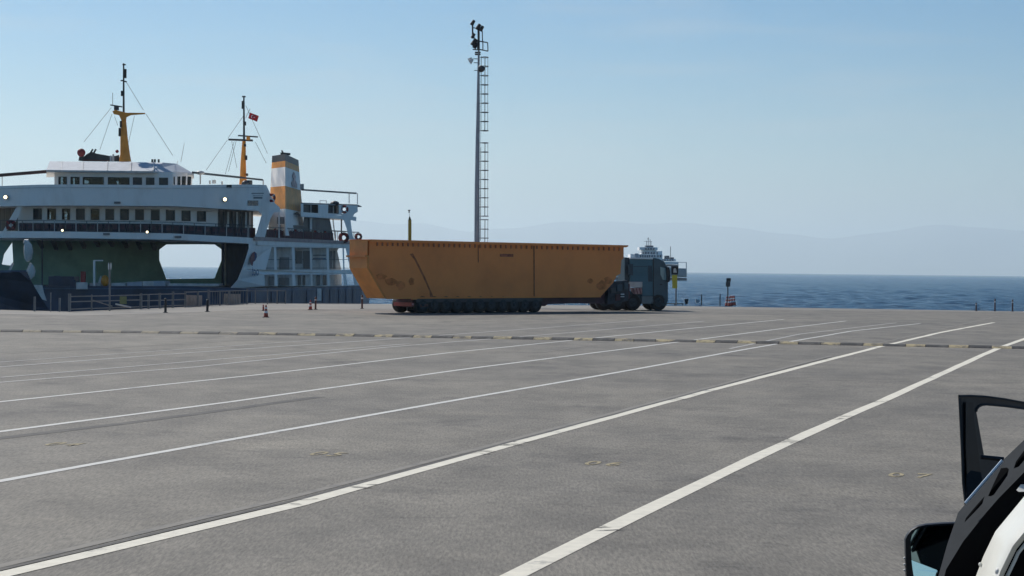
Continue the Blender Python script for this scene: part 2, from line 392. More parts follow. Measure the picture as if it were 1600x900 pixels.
# ---- sea
def sea():
    import numpy as np
    rng = np.random.RandomState(3)
    Zr = np.concatenate([[-400, 0, 60], np.exp(np.linspace(math.log(100), math.log(1500), 900)), np.exp(np.linspace(math.log(1600), math.log(46000), 40))])
    kc = np.concatenate([[-30, -6, -1.5, -.7], np.linspace(-.33, .33, 520), [.7, 1.5, 6, 30]])
    ZZ, KK = np.meshgrid(Zr, kc, indexing='ij')
    W = np.maximum(ZZ, 200)
    X = KK*W; X = np.clip(X, -46000, 46000); Y = ZZ.copy()
    H = np.zeros_like(X)
    for i in range(46):
        lam = 1.6*(1.064**i)*rng.uniform(.9, 1.1); a = R(20)+rng.normal()*.55 - math.pi/2
        kx, ky = math.cos(a)*2*math.pi/lam, math.sin(a)*2*math.pi/lam
        amp = .0205*lam**.75*math.exp(-lam/7); sp = (ZZ*1.1/1500+.2)
        fade = np.clip(1.8-(ZZ*math.log(15)/900)*4/lam, 0, 1)   # drop waves finer than the grid
        H += amp*fade*np.sin(kx*X+ky*Y+rng.uniform(0, 6.28))
    fade = np.clip((ZZ-90)/20, 0, 1)*(np.abs(KK) < .34)*np.clip(1-(ZZ-900)/3000, 0, 1)
    co = np.stack([X, Y, SEAZ+H*fade], -1).reshape(-1, 3)
    nr, nc = X.shape
    idx = np.arange(nr*nc).reshape(nr, nc)
    q = np.stack([idx[:-1, :-1], idx[:-1, 1:], idx[1:, 1:], idx[1:, :-1]], -1).reshape(-1, 4)
    me = bpy.data.meshes.new('sea'); me.vertices.add(len(co)); me.vertices.foreach_set('co', co.ravel())
    me.loops.add(q.size); me.loops.foreach_set('vertex_index', q.ravel().astype('i4'))
    me.polygons.add(len(q)); me.polygons.foreach_set('loop_start', (np.arange(len(q))*4).astype('i4'))
    me.polygons.foreach_set('use_smooth', np.ones(len(q), bool))
    me.update(calc_edges=True); me.validate(); me.materials.append(SEA)
    o = bpy.data.objects.new('sea', me); COL.objects.link(o); tag(o, kind='structure')
sea()
# ---- hills across the water
HILL = mat('hillside', (.17, .18, .15), .9, var=.2, scale=.0004)
rid = lin([(-900, 405), (-400, 385), (0, 372), (250, 375), (450, 352), (562, 345), (665, 350), (734, 364), (802, 355), (885, 345), (981, 350), (1091, 347), (1187, 362), (1277, 372), (1359, 365), (1430, 356), (1490, 352), (1560, 357), (1640, 360), (1900, 370), (2500, 400)])
mb = MB(); rows = []
for i in range(0, 240):
    px = -900+i*14.2; ht = P(px, rid(px)+math.sin(i*.9)*1.2+math.sin(i*.37)*1.6, 33000)
    ht.z = max(60, ht.z); foot = V(ht.x*.86, 28500+300*math.sin(i*.3), SEAZ-2)
    r = [foot]
    for k in range(1, 6):
        t = k/5; p = foot.lerp(ht, t); p.z = foot.z+(ht.z-foot.z)*(t**1.3)*(1+.15*math.sin(i*.5+k*1.7)*(1-t)); r.append(p)
    r.append(V(ht.x*1.1, 38000, SEAZ-2)); rows.append(r)
n = 7; vs = [p for r in rows for p in r]; fs = [(i*n+j, i*n+j+1, (i+1)*n+j+1, (i+1)*n+j) for i in range(len(rows)-1) for j in range(n-1)]
o = mb.add(vs, fs).build('hills', HILL, smooth=True); tag(o, kind='structure')

# ================================================================== FERRY
nodes = [(-70, 154.5), (60, 151), (110, 150), (270, 150), (385, 154), (402, 156), (566, 183)]
invz = lin([(a, 1/b) for a, b in nodes])
def FZ(px): return 1/invz(px)
def FP(px, py, off=0): return P(px, py, FZ(px)+off)
fer = empty('car_ferry', V(-30, 156, SEAZ), 'large white double-ended car ferry with orange masts and striped funnel, moored behind the quay fence', 'ferry')
def strip(mb, x0, x1, yt, yb, off=0, dep=.3, zb=None):
    if not callable(yt): c1 = yt; yt = lambda x: c1
    if not callable(yb): c2 = yb; yb = lambda x: c2
    xs = [x0]+[a for a, _ in nodes if x0+1 < a < x1-1]+[x1]; rings = []
    for x in xs:
        t, b = FP(x, yt(x), off), FP(x, yb(x), off)
        if zb is not None: b.z = zb
        d = V(0, dep, 0); rings.append([t, b, b+d, t+d])
    mb.loft(rings); return mb
def wall(name, x0, x1, yt, yb, holes, ht, hb, off, m, glass=GLASSD, dep=.15, frame=None, clear=None):
    mb = MB(); f = lambda q: q if callable(q) else (lambda x: q)
    yt, yb, ht, hb = f(yt), f(yb), f(ht), f(hb)
    strip(mb, x0, x1, yt, ht, off, dep); strip(mb, x0, x1, hb, yb, off, dep)
    prev = x0
    for a, b in holes: strip(mb, prev, a, ht, hb, off, dep); prev = b
    strip(mb, prev, x1, ht, hb, off, dep)
    o = mb.build(name, m, fer)
    for k, (a, b) in enumerate(holes):
        gm = glass if (clear is None or k in clear) else GLASSD
        wn = strip(MB(), a, b, ht, hb, off+.07, .03).build('window', gm, fer)
        fm = MB(); t = .35
        fm.plate([[(a-t, ht(a)-t), (b+t, ht(b)-t), (b+t, hb(b)+t), (a-t, hb(a)+t)], [(a+.4, ht(a)+.4), (b-.4, ht(b)+.4), (b-.4, hb(b)-.4), (a+.4, hb(a)-.4)]],
                 lambda x, y: FP(x, y, off-.03), lambda x, y: FP(x, y, off-.003)).build('window_frame', DARK if frame is None else frame, wn)
    return o
# hull and car deck
slabT = lin([(-70, 361), (30, 361), (240, 363), (385, 371), (402, 372.5), (548, 378.5)])
slabB = lin([(-70, 371.5), (30, 371.5), (240, 373), (385, 380.5), (402, 381), (548, 385.5)])
slabB2 = lin([(-70, 371.5), (30, 371.5), (240, 373), (385, 380.5), (402, 383), (548, 387)])
deckY = lin([(-70, 447), (300, 447), (388, 450.5), (402, 450), (566, 446)])
h = MB(); strip(h, -70, 402, deckY, 480, 0, 34, zb=SEAZ-1); strip(h, 402, 566, deckY, 480, 0, 9, zb=SEAZ-1)
h.build('hull', NAVY, fer)
h = MB(); strip(h, -70, 566, lambda x: deckY(x)+3, lambda x: deckY(x)+5, -.12, .115); h.build('rubbing_strake', NAVY2, fer)
for x in (505, 516, 530, 541, 552, 392, 425, 435, 446, 457, 480):
    strip(MB(), x, x+1.2, lambda q: deckY(q)+6, 474, -.15, .145).build('hull_fender', NAVY2, fer)
strip(MB(), 495.5, 502, lambda q: deckY(q)+3, 470, -.13, .125).build('boarding_door', GREYW, fer)
# bow ramp plates on the deck, their sunlit look painted in as pale colour
for a, b, t, m in ((140, 157, 442, GREYW), (174, 196, 442, GREYW), (198, 212, 441, WHITE2), (212, 222, 440, WHITE2), (223, 240, 439.5, GREYW), (240, 258, 439, WHITE2), (262, 300, 443, GREYW), (300, 342, 443.3, GREYW)):
    strip(MB(), a, b, t, 446.8, .6, 2.2).build('ramp_plate', m, fer)
h = MB(); strip(h, -70, 402, slabT, slabB, 0, 30); h.build('passenger_deck', WHITE, fer)
h = MB(); strip(h, 402, 548, slabT, slabB2, -.15, 6); h.build('side_deck', WHITE, fer)
# inner casing in green with the opening towards the sea
opening = [(249, 390), (260, 382), (335, 381.5), (346, 389.5), (346, 407), (335, 435), (260, 436), (249, 407)]
lefth = [(3, 413), (6.5, 397), (19, 379), (20.5, 409), (16, 415)]
MB().plate([[(-60, 368), (350, 368), (350, 448), (-60, 448)], opening, lefth], lambda x, y: P(x, y, 168), lambda x, y: P(x, y, 168.3)).build('inner_casing', GREEN, fer)
MB().plate([[(346, 366), (392, 366), (392, 452), (346, 448)]], lambda x, y: P(x, y, 167.7-(x-346)*.25), lambda x, y: P(x, y, 167.9-(x-346)*.25)).build('inner_wall', mat('inner_navy', (.022, .055, .11), .8, var=.2, spec=.02), fer)
for x in (352, 356, 362, 371):
    MB().bar(P(x, 372, 165.5), P(x, 448, 165.5), .12).build('deck_pillar', NAVY2 if x != 352 else GREYW, fer)
for k in range(9):
    x = 60+k*22; MB().bar(P(x, 374, 166), P(x+6, 386+3*math.sin(k), 167.8), .3).build('deck_bracket', NAVY, fer)
MB().bar(P(66, 372, 165), P(66, 448, 165), .1).build('deck_pillar', NAVY2, fer)
MB().box(P(100, 441, 152.5), (2, 2, .95)).build('winch_housing', NAVY, fer)
MB().plate([[(82, 447), (84, 431), (94, 431), (96, 438), (118, 437), (118, 447)]], lambda x, y: P(x, y, 151.2), lambda x, y: P(x, y, 153)).build('winch_housing', NAVY, fer)
wb = MB().plate([[(119, 441), (137, 441), (137, 452), (119, 452)]], lambda x, y: P(x, y, 149.5), lambda x, y: P(x, y, 150.6)).build('deck_cabinet', GREYW, fer)
MB().box(P(130, 433, 150.1), (.35, .3, .9)).build('extinguisher', RED, fer)
MB().tube([P(147.3, 447, 150.5), P(147.3, 407, 150.5)], .09).build('davit_post', WHITE, fer)
MB().bar(P(146.6, 407.2, 150.5), P(161, 407.2, 150.5), .09).build('davit_arm', WHITE, fer)
oc = MB(); cpt = P(164, 438.6, 150.6); oc.ball(cpt, .42, 10, 7, (.78, .9, 1.05)); oc.build('orange_float', ORANGE, fer, True)
MB().plate([[(151.5, 447), (156.5, 431), (158.5, 431), (158.5, 447)]], lambda x, y: P(x, y, 151.3), lambda x, y: P(x, y, 151.5)).build('float_bracket', GREYW, fer)
# white side panel with logo and window bays (right flank)
bay = []
for a, b in ((431.5, 456), (460, 484), (486.5, 510), (513.5, 535)):
    a2 = lambda y, q: q
    bay.append([(a, 386+(a-430)*.018), (b, 386+(b-430)*.018), (b+1.2, 421.7), (a+1.2, 421.7)])
low = []
for a, b in ((413, 429), (433, 456), (461, 485), (487.5, 511), (514.5, 536)):
    low.append([(a, 429), (b, 428.6), (b+1, 446.5-(b-430)*.008), (a+1, 447)])
tri1 = [(424.5, 386), (428, 386), (428.6, 421.7), (415, 421.7)]
tri2 = [(537.5, 388), (539.8, 388), (547.5, 421), (538.5, 421.5)]
low2 = [(540.5, 428.5), (551, 428), (553.5, 445.3), (543, 445.6)]
panel = [(388.5, 379.5), (548, 384), (549, 408), (557, 424), (564.5, 446), (358.5, 451.5), (371, 437), (378, 420), (384, 403), (388.5, 388)]
MB().plate([panel, tri1, tri2, low2]+bay+low, lambda x, y: FP(x, y, 0), lambda x, y: FP(x, y, .3)).build('side_plating', WHITE, fer)
MB().plate([[(404, 383), (531, 385), (527, 392), (533, 420), (534, 447), (400, 450)]], lambda x, y: FP(x, y, 3.0), lambda x, y: FP(x, y, 3.2)).build('side_casing', GREYW, fer)
for a, b, yt, yb in ((437, 452, 402, 421), (462, 472, 392, 412), (474, 484, 392, 420), (489, 509, 398, 400), (489, 509, 403, 405), (420, 428, 432, 447), (436, 452, 434, 447), (466, 470, 430, 446), (474, 477, 430, 446), (495, 500, 430, 446), (505, 510, 430, 446), (515, 519, 392, 420), (521, 524, 392, 420)):
    strip(MB(), a, b, yt, yb, 2.9, .07).build('casing_door', random.choice([DARK, NAVY2, FENCE]), fer)
for yy in (405, 418.5):
    strip(MB(), 404, 545, lambda x: yy, lambda x: yy+.8, .6, .05).build('side_rail', DARK, fer)
# logo: leaf and lettering
lf = MB().plate([[(391.5, 413), (391, 404), (393.5, 396), (397.5, 393), (401, 396), (401.5, 401), (399, 407), (396, 409), (394.5, 416)]], lambda x, y: FP(x, y, -.06), lambda x, y: FP(x, y, -.004))
lf.build('logo_leaf', mat('logo_red', (.22, .07, .08), .6, var=.1), fer)
MB().plate([[(397.5, 394.5), (401, 397), (401.3, 400.5), (399, 406), (397, 407.5), (398.5, 400)]], lambda x, y: FP(x, y, -.075), lambda x, y: FP(x, y, -.062)).build('logo_leaf', mat('logo_blue', (.05, .09, .2), .6, var=.1), fer)
LOGO = MATS['logo_blue']
me = text_mesh('İDO', 1.0); xs = [v.co.x for v in me.vertices]; ys = [v.co.y for v in me.vertices]; x0, x1, y0, y1 = min(xs), max(xs), min(ys), max(ys)
off = OFF[fer.name]
for v in me.vertices:
    u_, v_ = (v.co.x-x0)/(x1-x0), (v.co.y-y0)/(y1-y0); v.co = FP(393.8+10.5*u_, 430.5-12.5*v_, -.03)-off
me.materials.append(LOGO); me.name = 'logo_lettering'
o = bpy.data.objects.new('logo_lettering', me); COL.objects.link(o); o.parent = fer; OFF[o.name] = off
# passenger deck: front wall, windows, lockers, railings
w2 = [(-22, -9), (52, 65), (74, 87), (97, 109), (119, 132), (142, 155), (165, 178), (188, 201), (211.5, 224.5), (236, 249), (259.5, 273), (284, 297.5), (308, 321.5)]
ht = lin([(-70, 326.5), (70, 326), (240, 327), (321, 330.5)]); hb = lin([(-70, 343), (70, 343), (240, 344), (321, 346)])
w2 = [q for q in w2 if q[0] > 40]
wall('lounge_wall', 28, 340, lin([(28, 321), (240, 321), (340, 326)]), lin([(28, 361), (240, 363), (340, 366)]), w2, ht, hb, 1.8, WHITE, glass=GLASS, clear=(1, 2, 4))
# rear wall of the lounge (dark inside) with three tall openings that let the sky through
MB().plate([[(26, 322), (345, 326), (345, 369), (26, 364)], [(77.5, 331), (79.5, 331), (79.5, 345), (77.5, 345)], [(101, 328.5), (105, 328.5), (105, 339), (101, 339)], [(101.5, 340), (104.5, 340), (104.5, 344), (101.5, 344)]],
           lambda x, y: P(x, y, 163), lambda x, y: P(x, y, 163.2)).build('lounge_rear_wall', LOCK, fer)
for x, c in ((125, RED), (148, ORANGE), (172, ORANGE), (194, RED)):
    MB().box(P(x, 336, 158), (.5, .3, .25)).build('lounge_fitting', c, fer)
strip(MB(), -70, 28, 322, 361, 5, .2).build('end_screen', mat('screen_tan', (.16, .15, .13), .7, var=.3, scale=2, stretch=(4, 1, .2)), fer)
for (a, b, c, d) in ((15, 24, 327, 343), (27, 33, 327, 343)):
    pass
MB().plate([[(26.5, 322), (36, 322), (23, 350), (8, 362), (4, 362)]], lambda x, y: FP(x, y, .4), lambda x, y: FP(x, y, .7)).build('end_brace', WHITE, fer)
strip(MB(), 341, 395, lin([(341, 326), (402, 329)]), 372, 2.4, .2).build('shelter_wall', mat('shelter_grey', (.2, .19, .18), .7, var=.45, scale=1.5, stretch=(3, 1, .3)), fer)
for x in (348, 355, 362, 369, 376, 383, 389): strip(MB(), x, x+2.4, 331, 363, 2.2, .15).build('shelter_post', GREYW if x % 2 else DARK, fer)
strip(MB(), 384, 398, 356, lambda x: slabT(x), 1.2, .4).build('seat_row', REDDARK, fer)
LOCK2 = mat('locker_maroon', (.075, .035, .05), .6, var=.4, scale=5)
x = 30.0
while x < 386:
    q = strip(MB(), x, x+11.2, lin([(30, 348.3), (240, 349.5), (386, 356)]), lambda s: slabT(s)-.1, .35, .7); q.build('life_raft_locker', LOCK, fer)
    strip(MB(), x+2, x+9, lin([(30, 349.8), (240, 351), (386, 357.5)]), lin([(30, 357), (240, 358.5), (386, 364.5)]), .30, .045).build('locker_lid', LOCK2, fer)
    x += 12.0
railY = lin([(-70, 343.5), (30, 344), (240, 345.5), (402, 352)])
for i in range(0, 28):
    x = -66+i*16.8; MB().bar(FP(x, railY(x), .05), FP(x, slabT(x), .05), .05).build('rail_post', GREYW if i % 2 else PIPE, fer)
strip(MB(), -70, 396, lambda x: railY(x), lambda x: railY(x)+1.0, .03, .07).build('hand_rail', PIPE, fer)
strip(MB(), -70, 396, lambda x: railY(x)+5.6, lambda x: railY(x)+6.2, .03, .04).build('mid_rail', PIPE, fer)
# bridge deck bulwark
bulT = lin([(-70, 293), (0, 291), (85, 287.5), (100, 288), (300, 289.5), (312, 286.5), (416, 289)])
bulB = lin([(-70, 323.5), (0, 321.5), (240, 320.8), (300, 323), (360, 326), (398, 329.5)])
strip(MB(), -70, 404, bulT, bulB, 0, .25).build('bridge_bulwark', WHITE, fer)
strip(MB(), -70, 404, lambda x: bulB(x)-2.5, bulB, .27, 22).build('bridge_deck', WHITE, fer)
strip(MB(), -70, 404, lambda x: bulT(x)+4.3, lambda x: bulT(x)+5.0, -.06, .057).build('bulwark_moulding', GREYW, fer)
# bulwark end, brace strut and the side beyond
MB().plate([[(404, 288.6), (416, 289), (421, 300), (430, 318), (437, 324), (437, 331), (428, 332), (423, 341), (417, 358), (413.5, 373), (397, 373.5), (402, 360), (409, 335), (404, 330)]],
           lambda x, y: FP(x, y, -.02), lambda x, y: FP(x, y, .33)).build('brace_strut', WHITE, fer)
MB().bar(FP(436, 331, .2), FP(436, 373, .2), .12).build('side_post', WHITE, fer)
strip(MB(), 387, 403.5, 313.3, 321.3, -.04, .037).build('port_light', GLASSD, fer)
strip(MB(), 354, 362, 288.5, 294, -.05, .047).build('port_light', GLASSD, fer)
me_n = strip(MB(), 395, 411, 305.2, 305.8, -.04, .02); strip(me_n, 396, 410, 307.5, 310.5, -.03, .015); me_n.build('name_board', FENCE, fer)
strip(MB(), 393, 412, 301.5, 302.6, -.08, .076).build('board_lip', DARK, fer)
# wheelhouse
whT = lin([(85, 267), (235, 268), (300, 269.5)]); whB = lin([(85, 288), (300, 290)])
whw = [(91.5, 104), (110.5, 124), (129.5, 161.8), (168.8, 202), (208, 221.5), (228.3, 241), (248.8, 262.2)]
wall('wheelhouse_wall', 85, 270, whT, lin([(85, 300), (300, 300)]), whw, lin([(91, 276.3), (262, 278)]), lin([(91, 293), (262, 294.8)]), .8, WHITE, glass=GLASS, clear=(0, 1, 2, 3))
cw = MB(); cf = lambda x, y: P(x, y, 150.8+(x-270)*.10); cb = lambda x, y: P(x, y, 150.95+(x-270)*.10)
ch = [[(271, 276), (273.3, 276), (273.3, 288.6), (271, 288.6)], [(277, 275.7), (282, 275.5), (282, 289), (277, 289)], [(284, 275.4), (290.5, 275.4), (290, 289.3), (284, 289.3)], [(293, 275.6), (299, 276), (298, 289.3), (292.5, 289.3)]]
cw.plate([[(270, 268), (301, 270), (300, 290), (300, 300), (270, 300)]]+ch, cf, cb).build('wheelhouse_wall', WHITE, fer)
for hq in ch: MB().plate([hq], lambda x, y: cf(x, y)+V(0, .06, 0), lambda x, y: cf(x, y)+V(0, .09, 0)).build('window', GLASS, fer)
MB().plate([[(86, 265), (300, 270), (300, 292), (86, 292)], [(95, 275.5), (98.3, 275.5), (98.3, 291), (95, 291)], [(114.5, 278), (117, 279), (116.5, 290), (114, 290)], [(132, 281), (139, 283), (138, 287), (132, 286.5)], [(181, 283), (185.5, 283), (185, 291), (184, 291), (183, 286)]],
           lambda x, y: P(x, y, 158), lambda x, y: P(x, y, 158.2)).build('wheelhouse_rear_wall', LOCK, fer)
MB().box(P(190, 300, 154.8)+V(0, 0, -.3), (10.5, 7.2, .1)).build('wheelhouse_floor', DARK, fer)
# sloping roof
rt = [(77.5, 252, 153), (255, 253.5, 153), (276, 258.5, 154.5), (276, 258.5, 158), (77.5, 252, 158)]
rbm = [(72.5, 265.5, 150.2), (236, 268, 150.2), (303, 270.5, 153.6), (303, 270.5, 159.5), (72.5, 265.5, 159.5)]
zt = [P(*q) for q in rt]; zb_ = [P(*q) for q in rbm]
for q in zt: q.z = zt[0].z-(.0 if q.x < -26.8 else .35)
for q in zb_: q.z = zb_[0].z
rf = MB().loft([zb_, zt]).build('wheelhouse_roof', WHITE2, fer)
MB().loft([[q-V(0, 0, .14) for q in zb_], [q-V(0, 0, .004) for q in zb_]]).build('roof_eave', GREYW, rf)
for x in (97, 130, 168, 205, 240): MB().bar(P(x, 252.3, 152.93), P(x-.5, 266.3, 150.17), .05).build('roof_seam', GREYW, rf)
for x in (238, 242, 248): MB().box(P(x, 252.2, 153.6), (.14, .14, .35)).build('roof_lamp', DARK, rf)
# awning beams
MB().bar(P(-40, 277, 153), P(86, 267, 152), .2, .25).build('awning_beam', BROWN, fer)
MB().bar(P(301, 269.5, 153.5), P(378, 277.5, 160), .14, .16).build('awning_beam', PIPE, fer)
MB().bar(P(378, 277.6, 160), P(410, 281, 163), .12, .14).build('awning_beam', PIPE, fer)
MB().bar(P(411.3, 281, 163), P(411.3, 289, 163), .09).build('awning_post', GREYW, fer)
MB().bar(P(313, 271, 154.5), P(313, 288, 154.5), .1).build('awning_post', GREYW, fer)
MB().bar(P(3.5, 275, 153), P(3.5, 291, 153), .05).build('awning_post', GREYW, fer)
MB().ball(P(313, 270, 154.5), .28, sq=(1.3, 1, .6)).build('lamp_hood', GREYW, fer, True)
for x, y in ((328, 285), (333, 284), (336, 284), (347, 286)): MB().box(P(x, y, 155), (.12, .12, .3)).build('deck_vent', GREYW, fer)
# mooring and roof gear
MB().box(P(388, 286, 157), (.6, .5, .45)).build('searchlight_box', DARK, fer)
MB().ball(P(383, 287.6, 156.5), .3).build('searchlight', DARK, fer, True)
dm = MB().ball(P(127, 238.5, 155), .34, 12, 8).build('red_dome', RED, fer, True)
MB().plate([[(122.5, 251), (124, 243), (131, 243), (130, 252)]], lambda x, y: P(x, y, 155.2), lambda x, y: P(x, y, 155.6)).build('dome_stand', DARK, dm)
MB().plate([[(129, 246), (136, 240.5), (143, 237), (151, 240), (176, 244.5), (186, 242), (188, 252.5), (129, 252)]], lambda x, y: P(x, y, 155.8), lambda x, y: P(x, y, 157)).build('roof_machinery', DARK, fer)
MB().plate([[(130, 248.5), (171, 250), (171, 252.6), (130, 252)]], lambda x, y: P(x, y, 155.6), lambda x, y: P(x, y, 155.75)).build('roof_pedestal', BROWN, fer)
for x in (141, 146): MB().bar(P(x, 240, 155.7), P(x+4, 233, 155.7), .12).build('air_horn', DARK, fer)
MB().tube([P(173, 252.5, 155.3), P(173, 243, 155.3)], .07).build('roof_pipe', WHITE2, fer)
MB().tube([P(177, 252.5, 155.3), P(177, 241, 155.3)], .08).build('roof_pipe', GREYW, fer)
MB().ball(P(183, 236.5, 155.3), .14).build('roof_lamp', RED, fer)
MB().tube([P(282.5, 253, 156), P(288, 224, 156)], .022, 5).build('whip_antenna', GREYW, fer)
MB().tube([P(276, 258, 156), P(278, 251, 156)], .02, 5).build('whip_antenna', GREYW, fer)
# masts
def mast(Z, base, top, bw, tw, arm, polet, seg):
    bx_, by_ = base; tx, ty = top
    o = MB().tube([P(bx_, by_+1, Z), P(bx_-.2, by_-12, Z), P((bx_+tx)/2-.6, (by_+ty)/2, Z), P(tx, ty, Z)], [bw, bw*.78, (bw*.42+tw*.58), tw], 10).build('mast', ORANGE, fer, True)
    return o
m1 = mast(155.6, (195.5, 251.5), (193.3, 181), .50, .17, 0, 0, 0)
MB().tube([P(193.3, 182, 155.6), P(193.2, 99, 155.6)], [.09, .06], 7).build('topmast', BLACK, m1)
MB().plate([[(175.5, 174), (180, 171.5), (197, 176), (227, 176.3), (227, 178.3), (205, 180), (198, 183), (197, 188), (189.5, 188), (186, 180), (178, 178.5)]], lambda x, y: P(x, y, 155.3), lambda x, y: P(x, y, 155.9)).build('crosstree', ORANGE, m1)
MB().bar(P(172.5, 164, 155.5), P(191, 167, 155.5), .12, .1).build('radar_scanner', DARK, m1)
MB().box(P(182, 169, 155.5), (.35, .3, .3)).build('radar_gearbox', DARK, m1)
for x, y0, y1 in ((196, 108, 122), (190.6, 142, 150), (189, 189, 199), (187, 200, 213)): MB().box((P(x, y0, 155.5)+P(x, y1, 155.5))/2, (.15, .2, (y1-y0)/19.3)).build('mast_lamp', BLACK, m1)
for x, y in ((191, 126), (195.5, 127.5), (194, 101)): MB().box(P(x, y, 155.5), (.25, .1, .1)).build('mast_bracket', BLACK, m1)
MB().tube([P(176, 145, 155.6), P(176, 165, 155.6)], .02, 5).build('whip_antenna', BLACK, m1)
for a, b in (((196, 126), (224, 172)), ((228, 178), (270, 243)), ((210, 181), (201, 222)), ((174, 168), (131, 222)), ((175, 178), (156, 234)), ((179, 182), (184, 196))):
    MB().tube([P(*a, 155.6), P(*b, 156)], .016, 4).build('stay_wire', PIPE, m1)
m2 = mast(168, (380, 287), (381.3, 219), .36, .15, 0, 0, 0)
MB().tube([P(381.4, 222, 168), P(381, 152, 168)], [.1, .07], 7).build('topmast', BLACK, m2)
MB().bar(P(357, 218, 167.8), P(395, 219.5, 167.8), .14, .17).build('crosstree', DARK, m2)
MB().bar(P(372, 211.8, 167.6), P(403, 214, 167.6), .12, .12).build('radar_scanner', DARK, m2)
MB().box(P(388, 216, 167.6), (.3, .3, .3)).build('radar_gearbox', ORANGE, m2)
for x, y0, y1 in ((379.2, 158, 170), (383, 190, 196), (383, 225, 229), (384.8, 243, 250), (386, 271, 275)): MB().box((P(x, y0, 167.8)+P(x, y1, 167.8))/2, (.16, .2, (y1-y0)/17.8)).build('mast_lamp', BLACK, m2)
MB().box(P(381, 151, 168), (.3, .2, .12)).build('masthead_lamp', DARK, m2)
for a, b in (((381, 180), (356, 216)), ((355, 219), (322, 266)), ((369, 220), (357, 268)), ((362, 220), (370, 262)), ((384, 165), (418, 240)), ((399, 222), (416, 255)), ((366, 221), (352, 272))):
    MB().tube([P(*a, 168), P(*b, 168)], .016, 4).build('stay_wire', PIPE, m2)
MB().bar(P(383.8, 184.5, 167.7), P(391, 169.5, 167.7), .05).build('gaff', GREYW, m2)
# funnel
def fun(y, yl):   # corners at a world height given by the left-face pixel row
    z = P(432, y, 163).z; t = (y-243)/112
    L0 = P(423.5-4.5*t, 400, 165); C0 = P(444+1.5*t, 400, 162); R0 = P(465+9.5*t, 400, 171); B0 = P(440+9*t, 400, 177)
    return [V(q.x, q.y, z) for q in (L0, C0, R0, B0)]
fn = None
for a, b, m, nme in ((241.5, 252, BLACK, 'funnel_cap'), (252, 261.5, ORANGE, 'funnel_band'), (261.5, 291, WHITE, 'funnel_band'), (291, 326.5, ORANGE, 'funnel_band'), (326.5, 368, WHITE, 'funnel_base')):
    o = MB().loft([fun(b, 0), fun(a+.02, 0)]).build(nme, m, fer)
    if nme == 'funnel_cap': cap = o
MB().loft([[q.lerp(sum(fun(243, 0), V(0, 0, 0))/4, .12)+V(0, 0, k) for q in fun(241.5, 0)] for k in (.0, .06)]).build('funnel_top', BLACK, cap)
MB().bar(P(440, 240, 166), P(452, 241, 167), .25, .2).build('exhaust', BLACK, cap); MB().bar(P(443, 240, 166), P(440, 235, 166), .12).build('exhaust', BLACK, cap)
def ff(x, y):      # right face of the funnel
    t = (x-445)/(470-445); z = P(458, y, 166.5).z; ty = (y-243)/112
    C0 = P(444+1.5*ty, 400, 162); R0 = P(465+9.5*ty, 400, 171); q = C0.lerp(R0, t); return V(q.x, q.y, z)
nrm = V(.9, -.43, 0)
MB().plate([[(455, 292), (454.5, 286), (458, 280), (456, 275), (459, 268), (462, 275), (460.5, 280), (463.5, 286), (463, 292)]], lambda x, y: ff(x, y)+nrm*.05, lambda x, y: ff(x, y)+nrm*.01).build('funnel_emblem', mat('emblem_faded', (.62, .42, .38), .6, var=.4, scale=3), fer)
MB().plate([[(455.5, 335), (461, 330), (466, 335)]], lambda x, y: ff(x, y)+nrm*.05, lambda x, y: ff(x, y)+nrm*.01).build('funnel_vent', DARK, fer)
strip(MB(), 431, 441, 338, 350, 6.5, .1)
MB().plate([[(433, 339), (444, 339), (444, 350), (433, 350)]], lambda x, y: P(x, y, 162.2), lambda x, y: P(x, y, 162.4)).build('louvre', FENCE, fer)
MB().box(P(472, 292, 168), (.3, .3, .5)).build('funnel_bracket', GREYW, fer)
# flank: upper side deck
def sl_(x0, x1, yt, yb, off, dep, nm, m): return strip(MB(), x0, x1, yt, yb, off, dep).build(nm, m, fer)
MB().bar(FP(472, 296.5, 1), FP(556, 302, 1), .16, .14).build('awning_beam', PIPE, fer)
for x, a, b in ((545.5, 301, 318), (558.6, 302, 319)): MB().bar(FP(x, a, 1), FP(x, b, 1), .07).build('awning_post', GREYW, fer)
sl_(470, 558.5, lin([(470, 316.5), (560, 319.5)]), lin([(470, 318), (560, 321)]), .0, 5, 'upper_rail_cap', DARK)
wl = MB().plate([[(470, 318), (559, 321), (559, 331), (553, 334.5), (553, 337), (470, 334)], [(474, 319), (497, 319.8), (497, 333), (474, 331.5)], [(513, 320), (529, 320.8), (529, 334), (512.5, 333.2)], [(533, 321), (541.5, 321.3), (540, 333), (534, 334)]], lambda x, y: FP(x, y, .02), lambda x, y: FP(x, y, .3)); wl.build('upper_side_wall', WHITE, fer)
sl_(472, 531, lin([(470, 318), (560, 321)]), 336, 1.4, .2, 'upper_back_wall', DARK)
for x in (485, 520, 526): sl_(x, x+1.5, 320, 333, 1.2, .1, 'upper_post', GREYW)
MB().ball(FP(523, 318, .5), .42, sq=(1, 1, .6)).build('life_raft', DARK, fer, True)
MB().bar(FP(500, 313.5, 1), FP(510, 313.8, 1), .05).build('hatch_rail', GREYW, fer)
for x in (500, 510): MB().bar(FP(x, 313.5, 1), FP(x, 319, 1), .05).build('hatch_rail', GREYW, fer)
sl_(470, 536, lin([(470, 333.5), (540, 337)]), lin([(470, 338.5), (540, 342.5)]), -.1, 6, 'side_deck_edge', WHITE)
